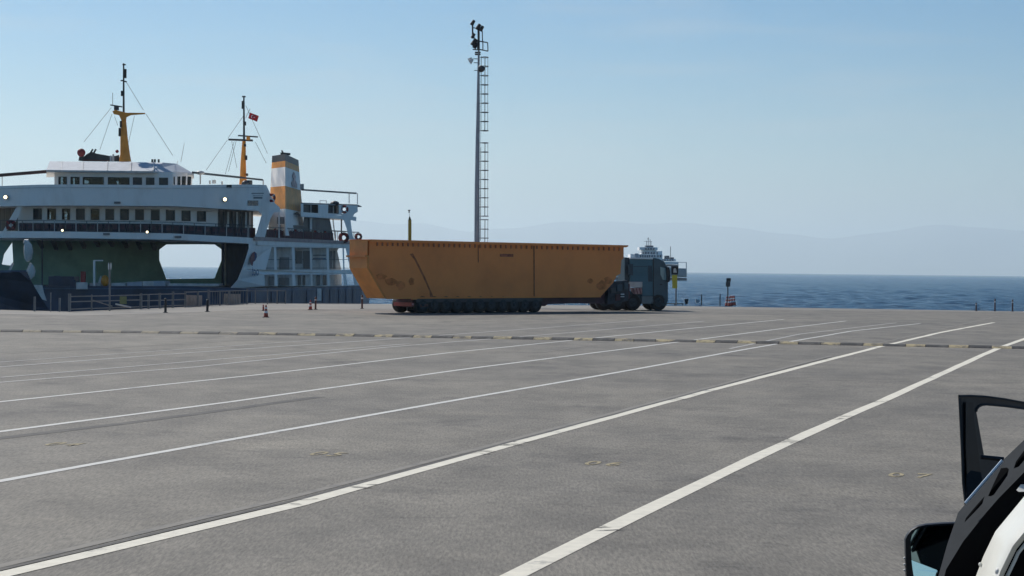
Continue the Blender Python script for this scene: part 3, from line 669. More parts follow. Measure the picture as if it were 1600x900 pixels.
# end wing bracket
MB().plate([[(541, 321), (559, 321), (558.5, 331), (553, 332.5), (551.5, 338), (557, 339), (556.5, 345.5), (548, 344), (549, 355), (552, 372), (557, 373.5), (549, 380), (545, 373), (541, 355), (537, 344), (531, 342), (535, 334), (541, 332)]], lambda x, y: FP(x, y, -.2), lambda x, y: FP(x, y, .25)).build('end_bracket', WHITE, fer)
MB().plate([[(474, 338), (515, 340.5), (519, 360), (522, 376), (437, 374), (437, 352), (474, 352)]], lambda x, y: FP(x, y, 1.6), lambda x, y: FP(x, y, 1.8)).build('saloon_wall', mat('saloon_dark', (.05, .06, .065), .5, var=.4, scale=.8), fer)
sl_(484, 487.5, 341, 372, 1.4, .1, 'saloon_post', GREYW)
MB().bar(FP(533.5, 342, .8), FP(533.5, 378, .8), .12).build('side_post', DARK, fer)
MB().bar(FP(515, 360.5, .8), FP(546, 362, .8), .1).build('hand_rail', PIPE, fer)
MB().bar(FP(520, 341, 1.5), FP(524, 376, 1.5), .08).build('side_post', GREYW, fer)
for x in (524.5, 527.5): MB().bar(FP(x, 361, .8), FP(x, 378, .8), .06).build('rail_post', GREYW, fer)
for x in (553, 558): MB().bar(FP(x, 363, .8), FP(x, 372, .8), .06).build('rail_post', PIPE, fer)
MB().bar(FP(549, 362.5, .8), FP(561, 363, .8), .08).build('hand_rail', PIPE, fer)
# red seats and life jackets along the flank
sl_(414, 520, lin([(414, 358), (520, 364)]), lambda x: slabT(x)-.05, .4, .5, 'seat_row', REDDARK)
for i in range(16):
    x = 430+i*5.2
    if i in (9, 10): continue
    MB().box(FP(x, 358.5+(x-430)*.05, .45), (.2, .2, .18)).build('life_jacket', GREYW if i % 3 else RED, fer)
for i in range(8): x = 416+i*14.5; MB().bar(FP(x, 355+i*.9, .1), FP(x, slabT(x), .1), .05).build('rail_post', PIPE, fer)
MB().bar(FP(414, 354.5, .1), FP(521, 361, .1), .06).build('hand_rail', PIPE, fer)
MB().bar(FP(397, 372.8, -.25), FP(548, 379.2, -.25), .12, .3).build('deck_edge_band', mat('edge_pink', (.42, .30, .27), .6, var=.15), fer)
# floodlights
LAMP = mat('lamp_glow', (1, .95, .8), .4, var=0, emis=((1, .86, .55), 3))
for x, y, r in ((8.5, 308, .14), (351.5, 311.5, .14), (97.5, 360, .085), (230, 362.5, .09)):
    c = FP(x, y, -.35); o = MB().tube([c, c+V(0, .3, 0)], [r*1.35, r*1.2], 14).build('floodlight', DARK, fer, True)
    MB().tube([c-V(0, .03, 0), c-V(0, .004, 0)], [r, r], 14).build('lamp_lens', LAMP, o)
for x, y in ((183, 317), (166, 366), (278, 370.5)): strip(MB(), x-5, x+5, y-2, y+1.3, -.12, .117).build('deck_plate', FENCE, fer)
# flag
FLAG = mat('flag_red', (.55, .02, .03), .7, var=.1); FLW = mat('flag_white', (.8, .78, .78), .7, var=0)
fl = empty('flag', P(387, 178, 167.6), 'red flag with white crescent and star flying from the second ferry mast', 'flag')
def fw(u, v, o=0):      # u 0..1 along, v 0..1 down
    p = P(390.5+14*u-3*v+1.2*math.sin(u*5)*0, 175.6+5.6*u+9*v, 167.6); return p+V(0, .12*math.sin(u*6+v)+o, 0)
mb = MB(); nu, nv = 10, 6
vs = [fw(i/nu, j/nv) for i in range(nu+1) for j in range(nv+1)]
vs += [v+V(0, .012, 0) for v in vs]; K = (nu+1)*(nv+1)
fs = [(i*(nv+1)+j, (i+1)*(nv+1)+j, (i+1)*(nv+1)+j+1, i*(nv+1)+j+1) for i in range(nu) for j in range(nv)]
fs += [tuple(k+K for k in f) for f in fs]
mb.add(vs, fs).build('cloth', FLAG, fl, True)
cres = []
for i in range(13): a = R(35+i*290/12); cres.append((.36+.15*math.cos(a)*.9, .5+.27*math.sin(a)))
for i in range(12, -1, -1): a = R(50+i*260/12); cres.append((.40+.12*math.cos(a)*.85, .5+.205*math.sin(a)))
MB().plate([cres], lambda u, v: fw(u, v, -.012), lambda u, v: fw(u, v, -.004)).build('crescent', FLW, fl)
st = []
for i in range(10): a = R(180+i*36); r = .13 if i % 2 == 0 else .055; st.append((.60+r*math.cos(a)*.7, .5+r*math.sin(a)))
MB().plate([st], lambda u, v: fw(u, v, -.012), lambda u, v: fw(u, v, -.004)).build('star', FLW, fl)
# lifebuoys
for x, y, off_, r, lab in ((17, 352, -.1, .30, 'lifebuoy hanging on the railing at the far left end of the ferry passenger deck'),
                     (424, 309, -.3, .26, 'lifebuoy on the ferry beside the orange lower band of the funnel'),
                     (538, 327, -.3, .28, 'lifebuoy on the upper side wall near the stern end of the ferry'),
                     (537, 371.5, -.3, .36, 'dark red lifebuoy on the side rail left of the end bracket of the ferry'),
                     (560, 370, -.3, .26, 'dark red lifebuoy at the outermost end of the ferry rail above the orange girder')):
    c = FP(x, y, off_); e = empty('lifebuoy', c, lab, 'lifebuoy', 'lifebuoys on the ferry')
    MB().torus(c, (0, 1, 0), r, r*.42, 18, 8).build('ring', RED if y < 350 else REDDARK, e, True)
    for a in (45, 135, 225, 315):
        d = V(math.cos(R(a)), 0, math.sin(R(a))); MB().bar(c+d*r-d.cross(V(0, 1, 0))*.05, c+d*r+d.cross(V(0, 1, 0))*.05, r*.92, r*.92).build('band', REFL if y < 350 else RED, e)
# ---- dark bow of another vessel at the left edge
bw = empty('vessel_bow', P(-30, 484, 99), 'dark navy bow of a vessel at the far left edge behind the quay', 'boat')
MB().plate([[(-160, 420), (30, 424.5), (42, 424.5), (50, 441), (62, 462), (76, 483), (80, 500), (-160, 512)]], lambda x, y: P(x, y, 97+abs(x-20)*.02), lambda x, y: P(x, y, 103)).build('hull', NAVY, bw)
MB().bar(P(-160, 424, 97.5), P(41, 424, 97.5), .12).build('gunwale', NAVY2, bw)
MB().bar(P(14, 424, 98), P(20.5, 411, 98), .09).build('stanchion', GREYW, bw); MB().bar(P(42, 424, 98), P(48, 411, 98), .09).build('stanchion', GREYW, bw)
for pts, lab in (((43.5, 377, 409, .19), 0), ((48.5, 412, 436, .16), 0)):
    x, a, b, r = pts; MB().tube([P(x-1, a, 146), P(x, a+6, 146), P(x+.8, (a+b)/2, 146), P(x+.6, b-5, 146), P(x-1, b, 146)], [r*.6, r*1.6, r*1.9, r*1.5, r*.4], 10).build('fender', GREYW, fer, True)
MB().tube([P(38, 381, 146), P(40, 377.5, 146), P(44, 378, 146)], [.12, .2, .2], 8).build('fender_bracket', GREYW, fer, True)
MB().plate([[(52, 445), (66, 445), (69, 458), (73, 470), (66, 468), (58, 455)]], lambda x, y: P(x, y, 147), lambda x, y: P(x, y, 147.3)).build('bright_sea_patch', GREYW, fer)  # pale plate painted as the bright sea seen through the gap

# ================================================================== QUAY FURNITURE
fence = empty('quay_fence', G(250, 481.5), 'low grey steel fence along the quay edge in front of the ferry', 'fence')
fb = lin([(30, 486), (110, 487), (200, 483.6), (300, 479.6), (392, 474.8), (470, 474.6)])
def fpt(x, hgt): p = G(x, fb(x)+.3); return V(p.x, p.y, hgt)
posts = [(54, .7, .09), (79, .9, .05), (93, .65, .08), (108.5, .86, .12), (143, .8, .06), (220, .8, .12), (232, .76, .1), (249.5, .8, .11), (270, .86, .11), (289.5, .86, .09), (309, .84, .1), (325.5, .92, .1), (343.5, .86, .09), (357.5, .86, .09), (386, .92, .08), (399, .9, .06), (418, .9, .06), (433, .85, .06), (446, .8, .06)]
for x, hh, wd in posts: MB().bar(fpt(x, 0), fpt(x, hh), wd).build('post', FENCE, fence)
for a, b, z in ((108.5, 220, .72), (108.5, 220, .47), (108.5, 289, .12), (220, 289, .74), (220, 289, .42), (289, 386, .82), (289, 386, .05), (386, 446, .8), (386, 446, .08)):
    MB().bar(fpt(a, z), fpt(b, z), .045, .05).build('rail', FENCE, fence)
MB().bar(fpt(145, .52), fpt(175, .2), .05).build('brace', FENCE, fence); MB().bar(fpt(181, .3), fpt(204, .12), .07).build('brace', GREYW, fence)
for x in range(328, 386, 4):
    if x not in (344, 356): MB().bar(fpt(x, .05), fpt(x, .82), .02).build('wire', FENCE, fence)
o = MB().plate([[(187, 463), (198, 463), (198, 475), (187, 475)]], lambda x, y: P(x, y, 92), lambda x, y: P(x, y, 92.05)).build('notice_plate', mat('plate_olive', (.2, .21, .09), .6), fence)
for (a, b, lab) in ((298, 324, 'long pale concrete block behind the quay fence, left of the two'), (359, 384, 'long pale concrete block behind the quay fence, right of the two')):
    p0, p1 = fpt(a, 0), fpt(b, 0); off = V(-.4, .15, 0)
    mb = MB(); d = V(0, .5, 0)
    mb.loft([[p0+off, p0+off+d, p0+off+d+V(0, 0, .62), p0+off+V(.05, 0, .66)], [p1+off, p1+off+d, p1+off+d+V(0, 0, .6), p1+off+V(-.05, 0, .6)]])
    o = mb.build('concrete_block', CONCR); tag(o, lab, 'concrete block', 'concrete blocks on the quay')
# sign post with two oval plates
e = empty('sign_post', G(171.3, 486.0), 'tall thin post with two narrow oval plates by the quay fence', 'sign post')
Zs = G(171.3, 486).y
MB().tube([G(171.3, 486), P(171.3, 411, Zs)], .045).build('post', FENCE, e)
for x in (170, 173.8): MB().plate([[(x-1+1*math.cos(a)*1.0+1, 416+6*math.sin(a)) for a in (i*math.pi/6 for i in range(12))]], lambda q, y: P(q-.4, y, Zs-.05), lambda q, y: P(q-.4, y, Zs-.02)).build('oval_plate', REFL, e)
# bollards and cones
def post_thing(px, pyb, pyt, label, m=POST, r=.06, cap=True):
    b = G(px, pyb); Z = b.y; t = P(px, pyt, Z); e = empty('bollard', b, label, 'bollard', 'thin bollards along the quay')
    hgt = t.z
    MB().tube([b, b+V(0, 0, hgt*.97), b+V(0, 0, hgt)], [r, r, r*.6], 10).build('post', m, e, True)
    MB().tube([b, b+V(0, 0, .03)], [r*2, r*2], 12).build('foot', DARK, e)
    if cap:
        MB().tube([b+V(0, 0, hgt*.72), b+V(0, 0, hgt*.82)], r*1.08, 10).build('band', REFL, e)
    return e
post_thing(258.5, 488.8, 466, 'dark thin bollard in front of the quay fence, below the green ferry casing', cap=False, m=BLACK)
post_thing(324, 487.3, 468, 'dark thin bollard in front of the pale concrete blocks', cap=False, m=BLACK)
post_thing(411.5, 485.5, 476, 'short red bollard just left of the nearest traffic cone', CONE, .045)
post_thing(493, 483.7, 464, 'red brown bollard just right of the second traffic cone', POST, .05)
post_thing(565.7, 482.5, 461, 'red brown bollard between the ferry hull and the orange girder', POST, .05)
post_thing(1096, 476.8, 460, 'dark bollard right of the truck on the quay edge, nearer the truck', BLACK, .035, False)
post_thing(1125, 477.3, 459.5, 'dark bollard on the quay edge just left of the cone cluster', BLACK, .035, False)
post_thing(1525.3, 485.9, 473, 'dark bollard on the quay edge at far right, leftmost of three', POST, .045)
post_thing(1554.5, 486.3, 467, 'tall grey bollard on the quay edge at far right, middle of three', POST, .045)
post_thing(1582, 486.8, 468, 'bollard on the quay edge at far right, rightmost of three', POST, .045)
def make_cone(loc, hgt, label, group='traffic cones on the quay'):
    e = empty('traffic_cone', loc, label, 'traffic cone', group); b = V(*loc); s = hgt
    MB().box(b+V(0, 0, .025*s), (.48*s, .48*s, .05*s)).build('base', BLACK, e)
    cb = MB().tube([b+V(0, 0, .05*s), b+V(0, 0, s*.97), b+V(0, 0, s)], [.19*s, .05*s, .035*s], 14).build('body', CONE, e, True)
    for a, c in ((.35, .52), (.68, .80)):
        ra = .19-.14*(a-.05)/.92+.006; rb = .19-.14*(c-.05)/.92+.006
        MB().tube([b+V(0, 0, a*s), b+V(0, 0, c*s)], [ra*s, rb*s], 14).build('white_band', REFL, e, True)
    return e
c0 = make_cone(G(415.5, 496), .56, 'nearest traffic cone, standing alone on the tarmac left of the girder')
make_cone(G(485, 484.2), .52, 'traffic cone by a red brown bollard in front of the ferry flank')
for i, (x, y) in enumerate(((1135.6, 478.3), (1139.6, 478.6), (1143.4, 477.8), (1147.2, 477.3))):
    make_cone(G(x, y), .64, ['leftmost cone of the red and white cluster at the quay sign', 'second cone from the left in the cluster at the quay sign', 'third cone from the left in the cluster at the quay sign', 'rightmost cone of the cluster at the quay sign'][i])
for x in (1141.5, 1145.3):
    b = G(x, 477.2); e = empty('delineator_post', b, 'slim red and white delineator post among the cone cluster, %s' % ('left one' if x < 1143 else 'right one'), 'delineator', 'delineators in the cone cluster')
    MB().tube([b, b+V(0, 0, .65)], .04, 8).build('post', CONE, e, True); MB().tube([b+V(0, 0, .4), b+V(0, 0, .5)], .045, 8).build('band', REFL, e)
def pole_sign(px, pyb, label):
    b = G(px, pyb); return empty('sign', b, label, 'sign'), b
e, b = pole_sign(1137.3, 478.5, 'square dark sign on a pole above red and white cones at the quay edge')
MB().tube([b, P(1137.3, 435, b.y)], .04).build('pole', DARK, e)
MB().plate([[(1135, 434.6), (1142, 434.6), (1142, 440), (1135, 440)]], lambda x, y: P(x, y, b.y-.07), lambda x, y: P(x, y, b.y-.04)).build('upper_panel', BLACK, e)
MB().plate([[(1134, 440.3), (1141, 440.3), (1141, 448), (1134, 448)]], lambda x, y: P(x, y, b.y-.07), lambda x, y: P(x, y, b.y-.04)).build('lower_panel', DARK, e)
e, b = pole_sign(1056.3, 477.5, 'tall post with dark notice above a yellow plate, right beside the truck cab')
zz = b.y
MB().tube([b, P(1056.3, 417, zz)], .05).build('pole', FENCE, e)
MB().plate([[(1048.5, 416), (1060, 416), (1059.5, 429), (1049, 429)]], lambda x, y: P(x, y, zz-.1), lambda x, y: P(x, y, zz-.06)).build('notice_panel', BLACK, e)
MB().plate([[(1052.5, 420), (1055, 418.5), (1056.5, 421), (1057.5, 426), (1052, 426)]], lambda x, y: P(x, y, zz-.115), lambda x, y: P(x, y, zz-.103)).build('pictogram', GREYW, e)
MB().plate([[(1050, 429.5), (1058.3, 429.5), (1058, 450.5), (1050.5, 450.5)]], lambda x, y: P(x, y, zz-.1), lambda x, y: P(x, y, zz-.06)).build('yellow_plate', YELLOW, e)
bb = G(1072.5, 475.3); e = empty('waste_bin', bb, 'small dark bin standing on the quay edge right of the truck', 'bin')
MB().tube([bb, bb+V(0, 0, .34)], [.09, .14], 12).build('drum', BLACK, e, True); MB().tube([bb+V(0, 0, .34), bb+V(0, 0, .37)], .16, 12).build('rim', GREYW, e)
gl = G(1090.5, 478); 
e = empty('kerb_rail', G(1045, 476.8), 'low dark rail along the quay edge right of the truck cab', 'rail')
MB().bar(G(1040, 477.2)+V(0, 0, .12), G(1068, 477.4)+V(0, 0, .12), .06).build('rail', DARK, e); 
for x in (1041, 1054, 1067): MB().bar(G(x, 477.3), G(x, 477.3)+V(0, 0, .12), .06).build('foot', DARK, e)
gp = P(1091, 467.5, 250); e = empty('white_boat', gp, 'tiny white boat on the water just beyond the quay right of the truck', 'boat')
gp.z = SEAZ
MB().loft([[gp+V(-.25, .1, -.1), gp+V(.0, .1, -.1), gp+V(0, .5, -.1), gp+V(-.25, .5, -.1)], [gp+V(-.35, 0, .5), gp+V(.3, 0, .3), gp+V(.3, .6, .3), gp+V(-.35, .6, .5)]]).build('hull', WHITE2, e)
# yellow navigation pole
b = G(640.5, 478.5); Zp = b.y
e = empty('beacon_pole', b, 'slender yellow beacon pole rising behind the orange girder', 'beacon')
MB().tube([b, P(640.3, 344, Zp)], .10, 10).build('pole', mat('beacon_yellow', (.30, .24, .04), .6), e, True)
MB().tube([P(640.3, 344, Zp), P(640.0, 338.5, Zp)], [.09, .03], 8).build('cap', mat('beacon_green', (.04, .06, .03), .6), e)
MB().tube([P(640, 339, Zp), P(639.2, 331, Zp)], .015, 5).build('rod', GREYW, e)
MB().loft([[P(639.2, 328, Zp)+V(x*.09, y*.09, 0) for x, y in ((-1, -1), (1, -1), (1, 1), (-1, 1))], [P(639.2, 330.3, Zp)+V(x*.02, y*.02, 0) for x, y in ((-1, -1), (1, -1), (1, 1), (-1, 1))], [P(639.2, 332, Zp)+V(x*.06, y*.06, 0) for x, y in ((-1, -1), (1, -1), (1, 1), (-1, 1))]]).build('topmark', DARK, e)
# ---- tall floodlight mast with caged ladder
b = G(747, 478.5); Zm = b.y
e = empty('light_mast', b, 'very tall steel light mast with caged ladder and lamps on top', 'mast')
def Q(x, y, dy=0): return P(x, y, Zm+dy)
pole = MB().tube([b, Q(745.3, 376), Q(745.4, 300), Q(746.3, 220), Q(747, 180), Q(747.3, 140), Q(748, 78)], [.20, .165, .15, .125, .11, .09, .055], 16).build('pole', STEEL, e, True)
MB().tube([b, b+V(0, 0, .05)], .4, 16).build('base_plate', STEEL, e)
# ladder rails
for x0, x1 in ((750.4, 751.4),): pass
MB().bar(Q(750.6, 376), Q(751.2, 230), .035).build('ladder_rail', DARK, e); MB().bar(Q(751.4, 205), Q(751.9, 88), .035).build('ladder_rail', DARK, e)
y = 86.0
MB().bar(Q(750.4, 230), Q(751.3, 205), .02).build('ladder_rail', STEEL, e)
hoops = [89.5+14.35*i for i in range(9)]+[223.3+14.3*i for i in range(9)]+[343.3, 358, 372]
for yy in hoops:
    xs = 751.3
    pts = [Q(xs, yy, -.3)]
    for a in range(0, 181, 30):
        pts.append(Q(xs+5, yy)+V(math.sin(R(a))*.26, -.30*math.cos(R(a)), 0))
    pts.append(Q(xs, yy, .3)); MB().tube(pts, .022, 5).build('cage_hoop', DARK, e)
    MB().bar(Q(748, yy), Q(751.3, yy), .03).build('ladder_bracket', DARK, e)
for a, b_ in ((89.5, 204.3), (223.3, 337.7), (343.3, 380)):
    for dx, dy in ((757.8, -.25), (757.8, .25), (762.3, 0)):
        MB().bar(Q(dx, a, dy), Q(dx-.3, b_, dy), .022 if dx > 760 else .04).build('cage_bar', DARK, e)
    yy = a
    while yy < b_: MB().bar(Q(749.8, yy, -.18), Q(749.8, yy, .18), .02).build('rung', DARK, e); yy += 4.8
# platform and lamps
mb = MB(); 
for (x0, y0, x1, y1) in ((746, 64, 762, 66.5), (746, 76.5, 762.5, 80), (746, 64, 746, 78), (762, 66.5, 762.5, 80), (754.5, 64, 754.5, 79), (738.5, 77, 746, 78)): 
    mb.bar(Q(x0, y0, -.35), Q(x1, y1, -.35), .06); mb.bar(Q(x0, y0, .35), Q(x1, y1, .35), .06)
mb.build('platform_rail', DARK, e)
MB().loft([[Q(739, 77.2, -.4), Q(762, 79.7, -.4), Q(762, 79.7, .4), Q(739, 77.2, .4)], [Q(739, 76.4, -.4), Q(762, 78.9, -.4), Q(762, 78.9, .4), Q(739, 76.4, .4)]]).build('platform', DARK, e)
MB().tube([Q(748, 78), Q(747.8, 45)], .07).build('lamp_stem', DARK, e)
MB().tube([Q(754, 66), Q(753.5, 48)], .03).build('lamp_stem', DARK, e)
MB().tube([Q(738.3, 60, -.1), Q(738.5, 38, -.1)], .05).build('lamp_stem', DARK, e); MB().bar(Q(738, 43), Q(748, 45), .05).build('lamp_arm', DARK, e)
for x, y, sx in ((738.8, 35.5, 4.5), (747.5, 42, 5), (752.5, 44.5, 4.5), (739.5, 56, 4), (741, 66, 6), (743, 71, 5)):
    c = Q(x, y, -.15); d = V(.12, 0, .20)*(sx/5)
    MB().tube([c-d*.8, c+d*.8], [.13*sx/5, .10*sx/5], 10).build('floodlight', BLACK, e, True)
MB().plate([[(736, 60), (740, 50), (742, 60)]], lambda x, y: Q(x, y, -.15), lambda x, y: Q(x, y, .15)).build('horn_bracket', BLACK, e)
MB().bar(Q(736, 92), Q(748, 92), .04).build('speaker_arm', DARK, e); MB().bar(Q(740, 98), Q(748, 98), .04).build('speaker_arm', DARK, e); MB().bar(Q(741, 110), Q(752, 110), .04).build('speaker_arm', DARK, e)
MB().tube([Q(739, 93, -.1), Q(734, 96, -.15)], [.06, .19], 12).build('loudspeaker', REFL, e, True); MB().tube([Q(733.8, 91, 0), Q(735, 94, 0)], [.14, .05], 10).build('loudspeaker', DARK, e, True)
MB().ball(Q(752, 107.5, -.2), .21, 12, 8).build('dish_antenna', DARK, e, True); MB().ball(Q(749.5, 104, -.25), .07).build('dish_feed', REFL, e, True)
for y in (82, 85): MB().tube([Q(742, y), Q(751, y)], .05).build('lamp_arm', DARK, e)

# ================================================================== TRUCK WITH GIRDER
AL = R(40)
D3 = V(math.cos(AL), math.sin(AL), 0); IN = V(-math.sin(AL), math.cos(AL), 0)
O0 = G(650, 489.5)
def T(px, py):
    d = ray(px, py); c = V(0, 0, CAMH)
    # plane: (p-O0).IN == 0
    k = (O0-c).dot(IN)/d.dot(IN); p = c+d*k; return ((p-O0).dot(D3), p.z)
def W(t, h, y=0): return O0+D3*t+IN*y+V(0, 0, h)
def sp(mb, pts, y0, y1):          # side prism from pixel outline
    q = [T(*p) for p in pts]
    return mb.plate([q], lambda t, h: W(t, h, y0), lambda t, h: W(t, h, y1))
gd = empty('steel_girder', W(5, 1.2, 1.2), 'long ochre orange steel box girder section with sloping ends, loaded on the trailer', 'girder')
WD = 1.5
body = [(577, 377), (577, 419), (604, 466.5), (938, 464), (958, 442), (963.5, 431), (969.5, 427.5), (971, 407), (974.5, 403), (974.5, 384)]
sp(MB(), body, 0, WD).build('box_web', GIRD, gd)
sp(MB(), [(576.5, 374.0), (979, 383.2), (979, 385.2), (976, 386.5), (576.5, 378.2)], -.13, WD+.13).build('top_flange', GIRD, gd)
sp(MB(), [(603.5, 464.6), (938, 462.4), (937.5, 464.6), (604, 467.2)], -.06, -.004).build('bottom_flange', GIRD, gd)
# end frame on the rear face
t0, _ = T(577, 400)
def RE(y, py): return y, py
zt_, z1_, z2_, z3_ = T(577, 374.5)[1], T(577, 399)[1], T(577, 402)[1], T(577, 419)[1]
MB().loft([[W(t0-.14, zt_-.05, -.05), W(t0+.0, zt_-.05, -.05), W(t0, zt_-.05, WD+.1), W(t0-.14, zt_-.05, WD+.1)], [W(t0-.14, zt_, -.05), W(t0, zt_, -.05), W(t0, zt_, WD+.1), W(t0-.14, zt_, WD+.1)]]).build('end_flange', GIRDE, gd)
MB().loft([[W(t0-.26, z2_, -.0), W(t0-.003, z2_, -.0), W(t0-.003, z2_, WD+.1), W(t0-.26, z2_, WD+.1)], [W(t0-.26, z1_, -.0), W(t0-.003, z1_, -.0), W(t0-.003, z1_, WD+.1), W(t0-.26, z1_, WD+.1)]]).build('end_flange', GIRDE, gd)
for y in (.0, WD*.5, WD-.02): MB().loft([[W(t0-.10, z3_, y), W(t0-.003, z3_, y), W(t0-.003, z3_, y+.04), W(t0-.10, z3_, y+.04)], [W(t0-.10, z2_, y), W(t0-.003, z2_, y), W(t0-.003, z2_, y+.04), W(t0-.10, z2_, y+.04)]]).build('end_stiffener', GIRDE, gd)
mb = MB().loft([[W(t0-.12, z3_, y) for y in (0, WD)]+[W(t0-.10, z3_, y) for y in (WD, 0)], [W(t0-.12, zt_-.06, y) for y in (0, WD)]+[W(t0-.10, zt_-.06, y) for y in (WD, 0)]]); mb.build('end_plate', GIRDE, gd)
t1, z4_ = T(604, 466.5)
mb = MB().loft([[W(t0-.12, z3_, -.0), W(t0-.12, z3_, WD), W(t0-.0, z3_-.01, WD), W(t0-.0, z3_-.01, 0)], [W(t1-.12, z4_, 0), W(t1-.12, z4_, WD), W(t1-.02, z4_, WD), W(t1-.02, z4_, 0)]]); mb.build('end_slope', GIRDE, gd)
# small stiffeners under the top flange, seams, stains
k = 0
for i in range(48):
    x = 588+i*8.05
    yt = 378.6+(x-577)*.0205
    sp(MB(), [(x, yt), (x+1.6, yt), (x+1.6, yt+5.2), (x, yt+5.2)], -.07, -.003).build('flange_stiffener', GIRDS, gd)
sp(MB(), [(833.4, 384), (834.6, 384), (834.8, 463), (833.8, 463)], -.035, -.002).build('web_seam', GIRDD, gd)
sp(MB(), [(746.5, 383), (747.4, 383), (747.4, 410), (746.8, 410)], -.03, -.002).build('web_seam', GIRDD, gd)
sp(MB(), [(640, 397), (645, 396), (650, 405), (664, 433), (672, 452), (678, 466), (672, 466), (671, 455), (661, 433), (647, 405)], -.012, -.002).build('rust_streak', mat('rust_streak', (.33, .125, .06), .8, var=.4, scale=4, spec=.1), gd)
for cx, cy, rx, ry in ((922, 439, 5, 4), (940, 446, 9, 8), (950, 438, 7, 6), (612, 440, 12, 6), (626, 446, 7, 8), (643, 440, 5, 7), (596, 432, 9, 5)):
    sp(MB(), [(cx+rx*math.cos(a)*random.uniform(.7, 1.1), cy+ry*math.sin(a)*random.uniform(.7, 1.1)) for a in (i*math.pi/6 for i in range(12))], -.009-.0003*cx/100, -.002).build('grime_patch', mat('grime%d' % cx, (.62, .21, .075), .8, var=.3, scale=2, spec=.05), gd)
sp(MB(), [(781, 396.5), (802, 397), (802, 401.5), (781, 401)], -.008, -.002).build('faded_stencil', mat('stencil', (.33, .10, .05), .7, var=.5, scale=9), gd)
# trailer
tr = empty('low_loader_trailer', W(3, 0, 1.2), 'long maroon multi-axle low loader trailer with dark wheels carrying the girder', 'trailer')
sp(MB(), [(660, 466.3), (850, 464.6), (940, 464), (948, 475), (905, 474), (858, 475), (853, 478.5), (846, 476.5), (700, 479.5), (664, 481), (655, 477)], .08, 1.6).build('bed', TRAIL, tr)
bmpr = sp(MB(), [(643, 473), (647, 473), (647, 478.3), (643, 478.8)], .0, 1.5).build('rear_bumper', mat('bumper_red', (.35, .07, .06), .5, var=.2), tr)
sp(MB(), [(643.5, 474), (646.5, 474), (646.5, 477), (643.5, 477)], -.02, -.003).build('reflector_board', mat('refl_pink', (.6, .3, .26), .5, var=.4, scale=8), bmpr)
sp(MB(), [(648, 467), (668, 466), (668, 474), (676, 479), (663, 483), (654, 480), (647, 474)], .2, 1.5).build('rear_frame', TRAIL, tr)
sp(MB(), [(644, 465.5), (651, 465), (651, 468), (644, 468.5)], -.05, .1).build('marker_light', mat('marker_orange', (.6, .25, .1), .5), tr)
sp(MB(), [(656, 476), (668, 475), (668, 479), (656, 480)], -.05, .3).build('tool_box', POST, tr)
def wheel(parent, t, r, y0, wdt=.26, hubm=HUB):
    c = W(t, r, y0); a = [c-IN*0, c+IN*wdt]
    rings = []
    for yy, rr in ((0, .62), (.0, .9), (.03, .985), (.06, 1), (wdt-.06, 1), (wdt-.03, .985), (wdt, .9), (wdt, .6)):
        rings.append([c+IN*yy+(D3*math.cos(q)+V(0, 0, 1)*math.sin(q))*r*rr for q in (2*math.pi*k/20 for k in range(20))])
    o = MB().loft(rings).build('wheel', TYRE, parent, True)
    rings = [[c+IN*yy+(D3*math.cos(q)+V(0, 0, 1)*math.sin(q))*r*rr for q in (2*math.pi*k/14 for k in range(14))] for yy, rr in ((-.012, .56), (.035, .48), (.035, .25), (-.05, .2), (-.06, .1))]
    MB().loft(rings).build('rim', hubm, o)
sp(MB(), [(654, 470), (846, 468), (846, 483), (654, 486)], .9, 1.0).build('wheel_light_block', DARK, tr)  # dark sheet added so no light passes between the wheels
for yy_ in (-.03,): sp(MB(), [(650, 466.8), (847, 465), (847, 470.8), (650, 472.6)], yy_, .06).build('side_skirt', DARK, tr)
tw0, tw1 = T(660, 480)[0], T(837, 480)[0]
nw = 11
for i in range(nw):
    t = tw0+(tw1-tw0)*i/(nw-1); wheel(tr, t, .43, -.02, .4); wheel(tr, t, .43, 1.6, .4)
    MB().tube([W(t, .4, .2), W(t, .4, 1.8)], .07, 8).build('axle', DARK, tr)
    if i < nw-1:
        tm = t+(tw1-tw0)/(nw-1)/2; MB().loft([[W(tm-.05, .35, .02), W(tm+.05, .35, .02), W(tm+.05, .35, .1), W(tm-.05, .35, .1)], [W(tm-.05, .8, .02), W(tm+.05, .8, .02), W(tm+.05, .8, .1), W(tm-.05, .8, .1)]]).build('suspension_arm', DARK, tr)
sp(MB(), [(925, 463), (940, 452), (958, 440), (980, 440), (990, 444), (990, 466), (985, 470), (948, 474), (930, 472)], .3, .9).build('gooseneck', TRAIL, tr)
sp(MB(), [(952, 448), (960, 440), (983, 438), (983, 470), (950, 476)], .05, .34).build('hydraulic_unit', mat('unit_dark', (.028, .036, .05), .6, var=.4, scale=3), tr)
for (a_, b_, c_, d_) in ((954, 450, 962, 458), (964, 445, 972, 455), (962, 460, 969, 470), (975, 442, 981, 452)): sp(MB(), [(a_, b_), (c_, b_-.4), (c_, d_-.4), (a_, d_)], -.03, .045).build('equipment_box', random.choice([TEALD, TRAIL, DARK]), tr)
sp(MB(), [(970.5, 459), (975.5, 459), (975.5, 460.5), (970.5, 460.5)], .0, .045).build('marker_light', CHROME, tr)
sp(MB(), [(970.5, 463), (975.5, 463), (975.5, 464.2), (970.5, 464.2)], .0, .045).build('marker_light', CHROME, tr)
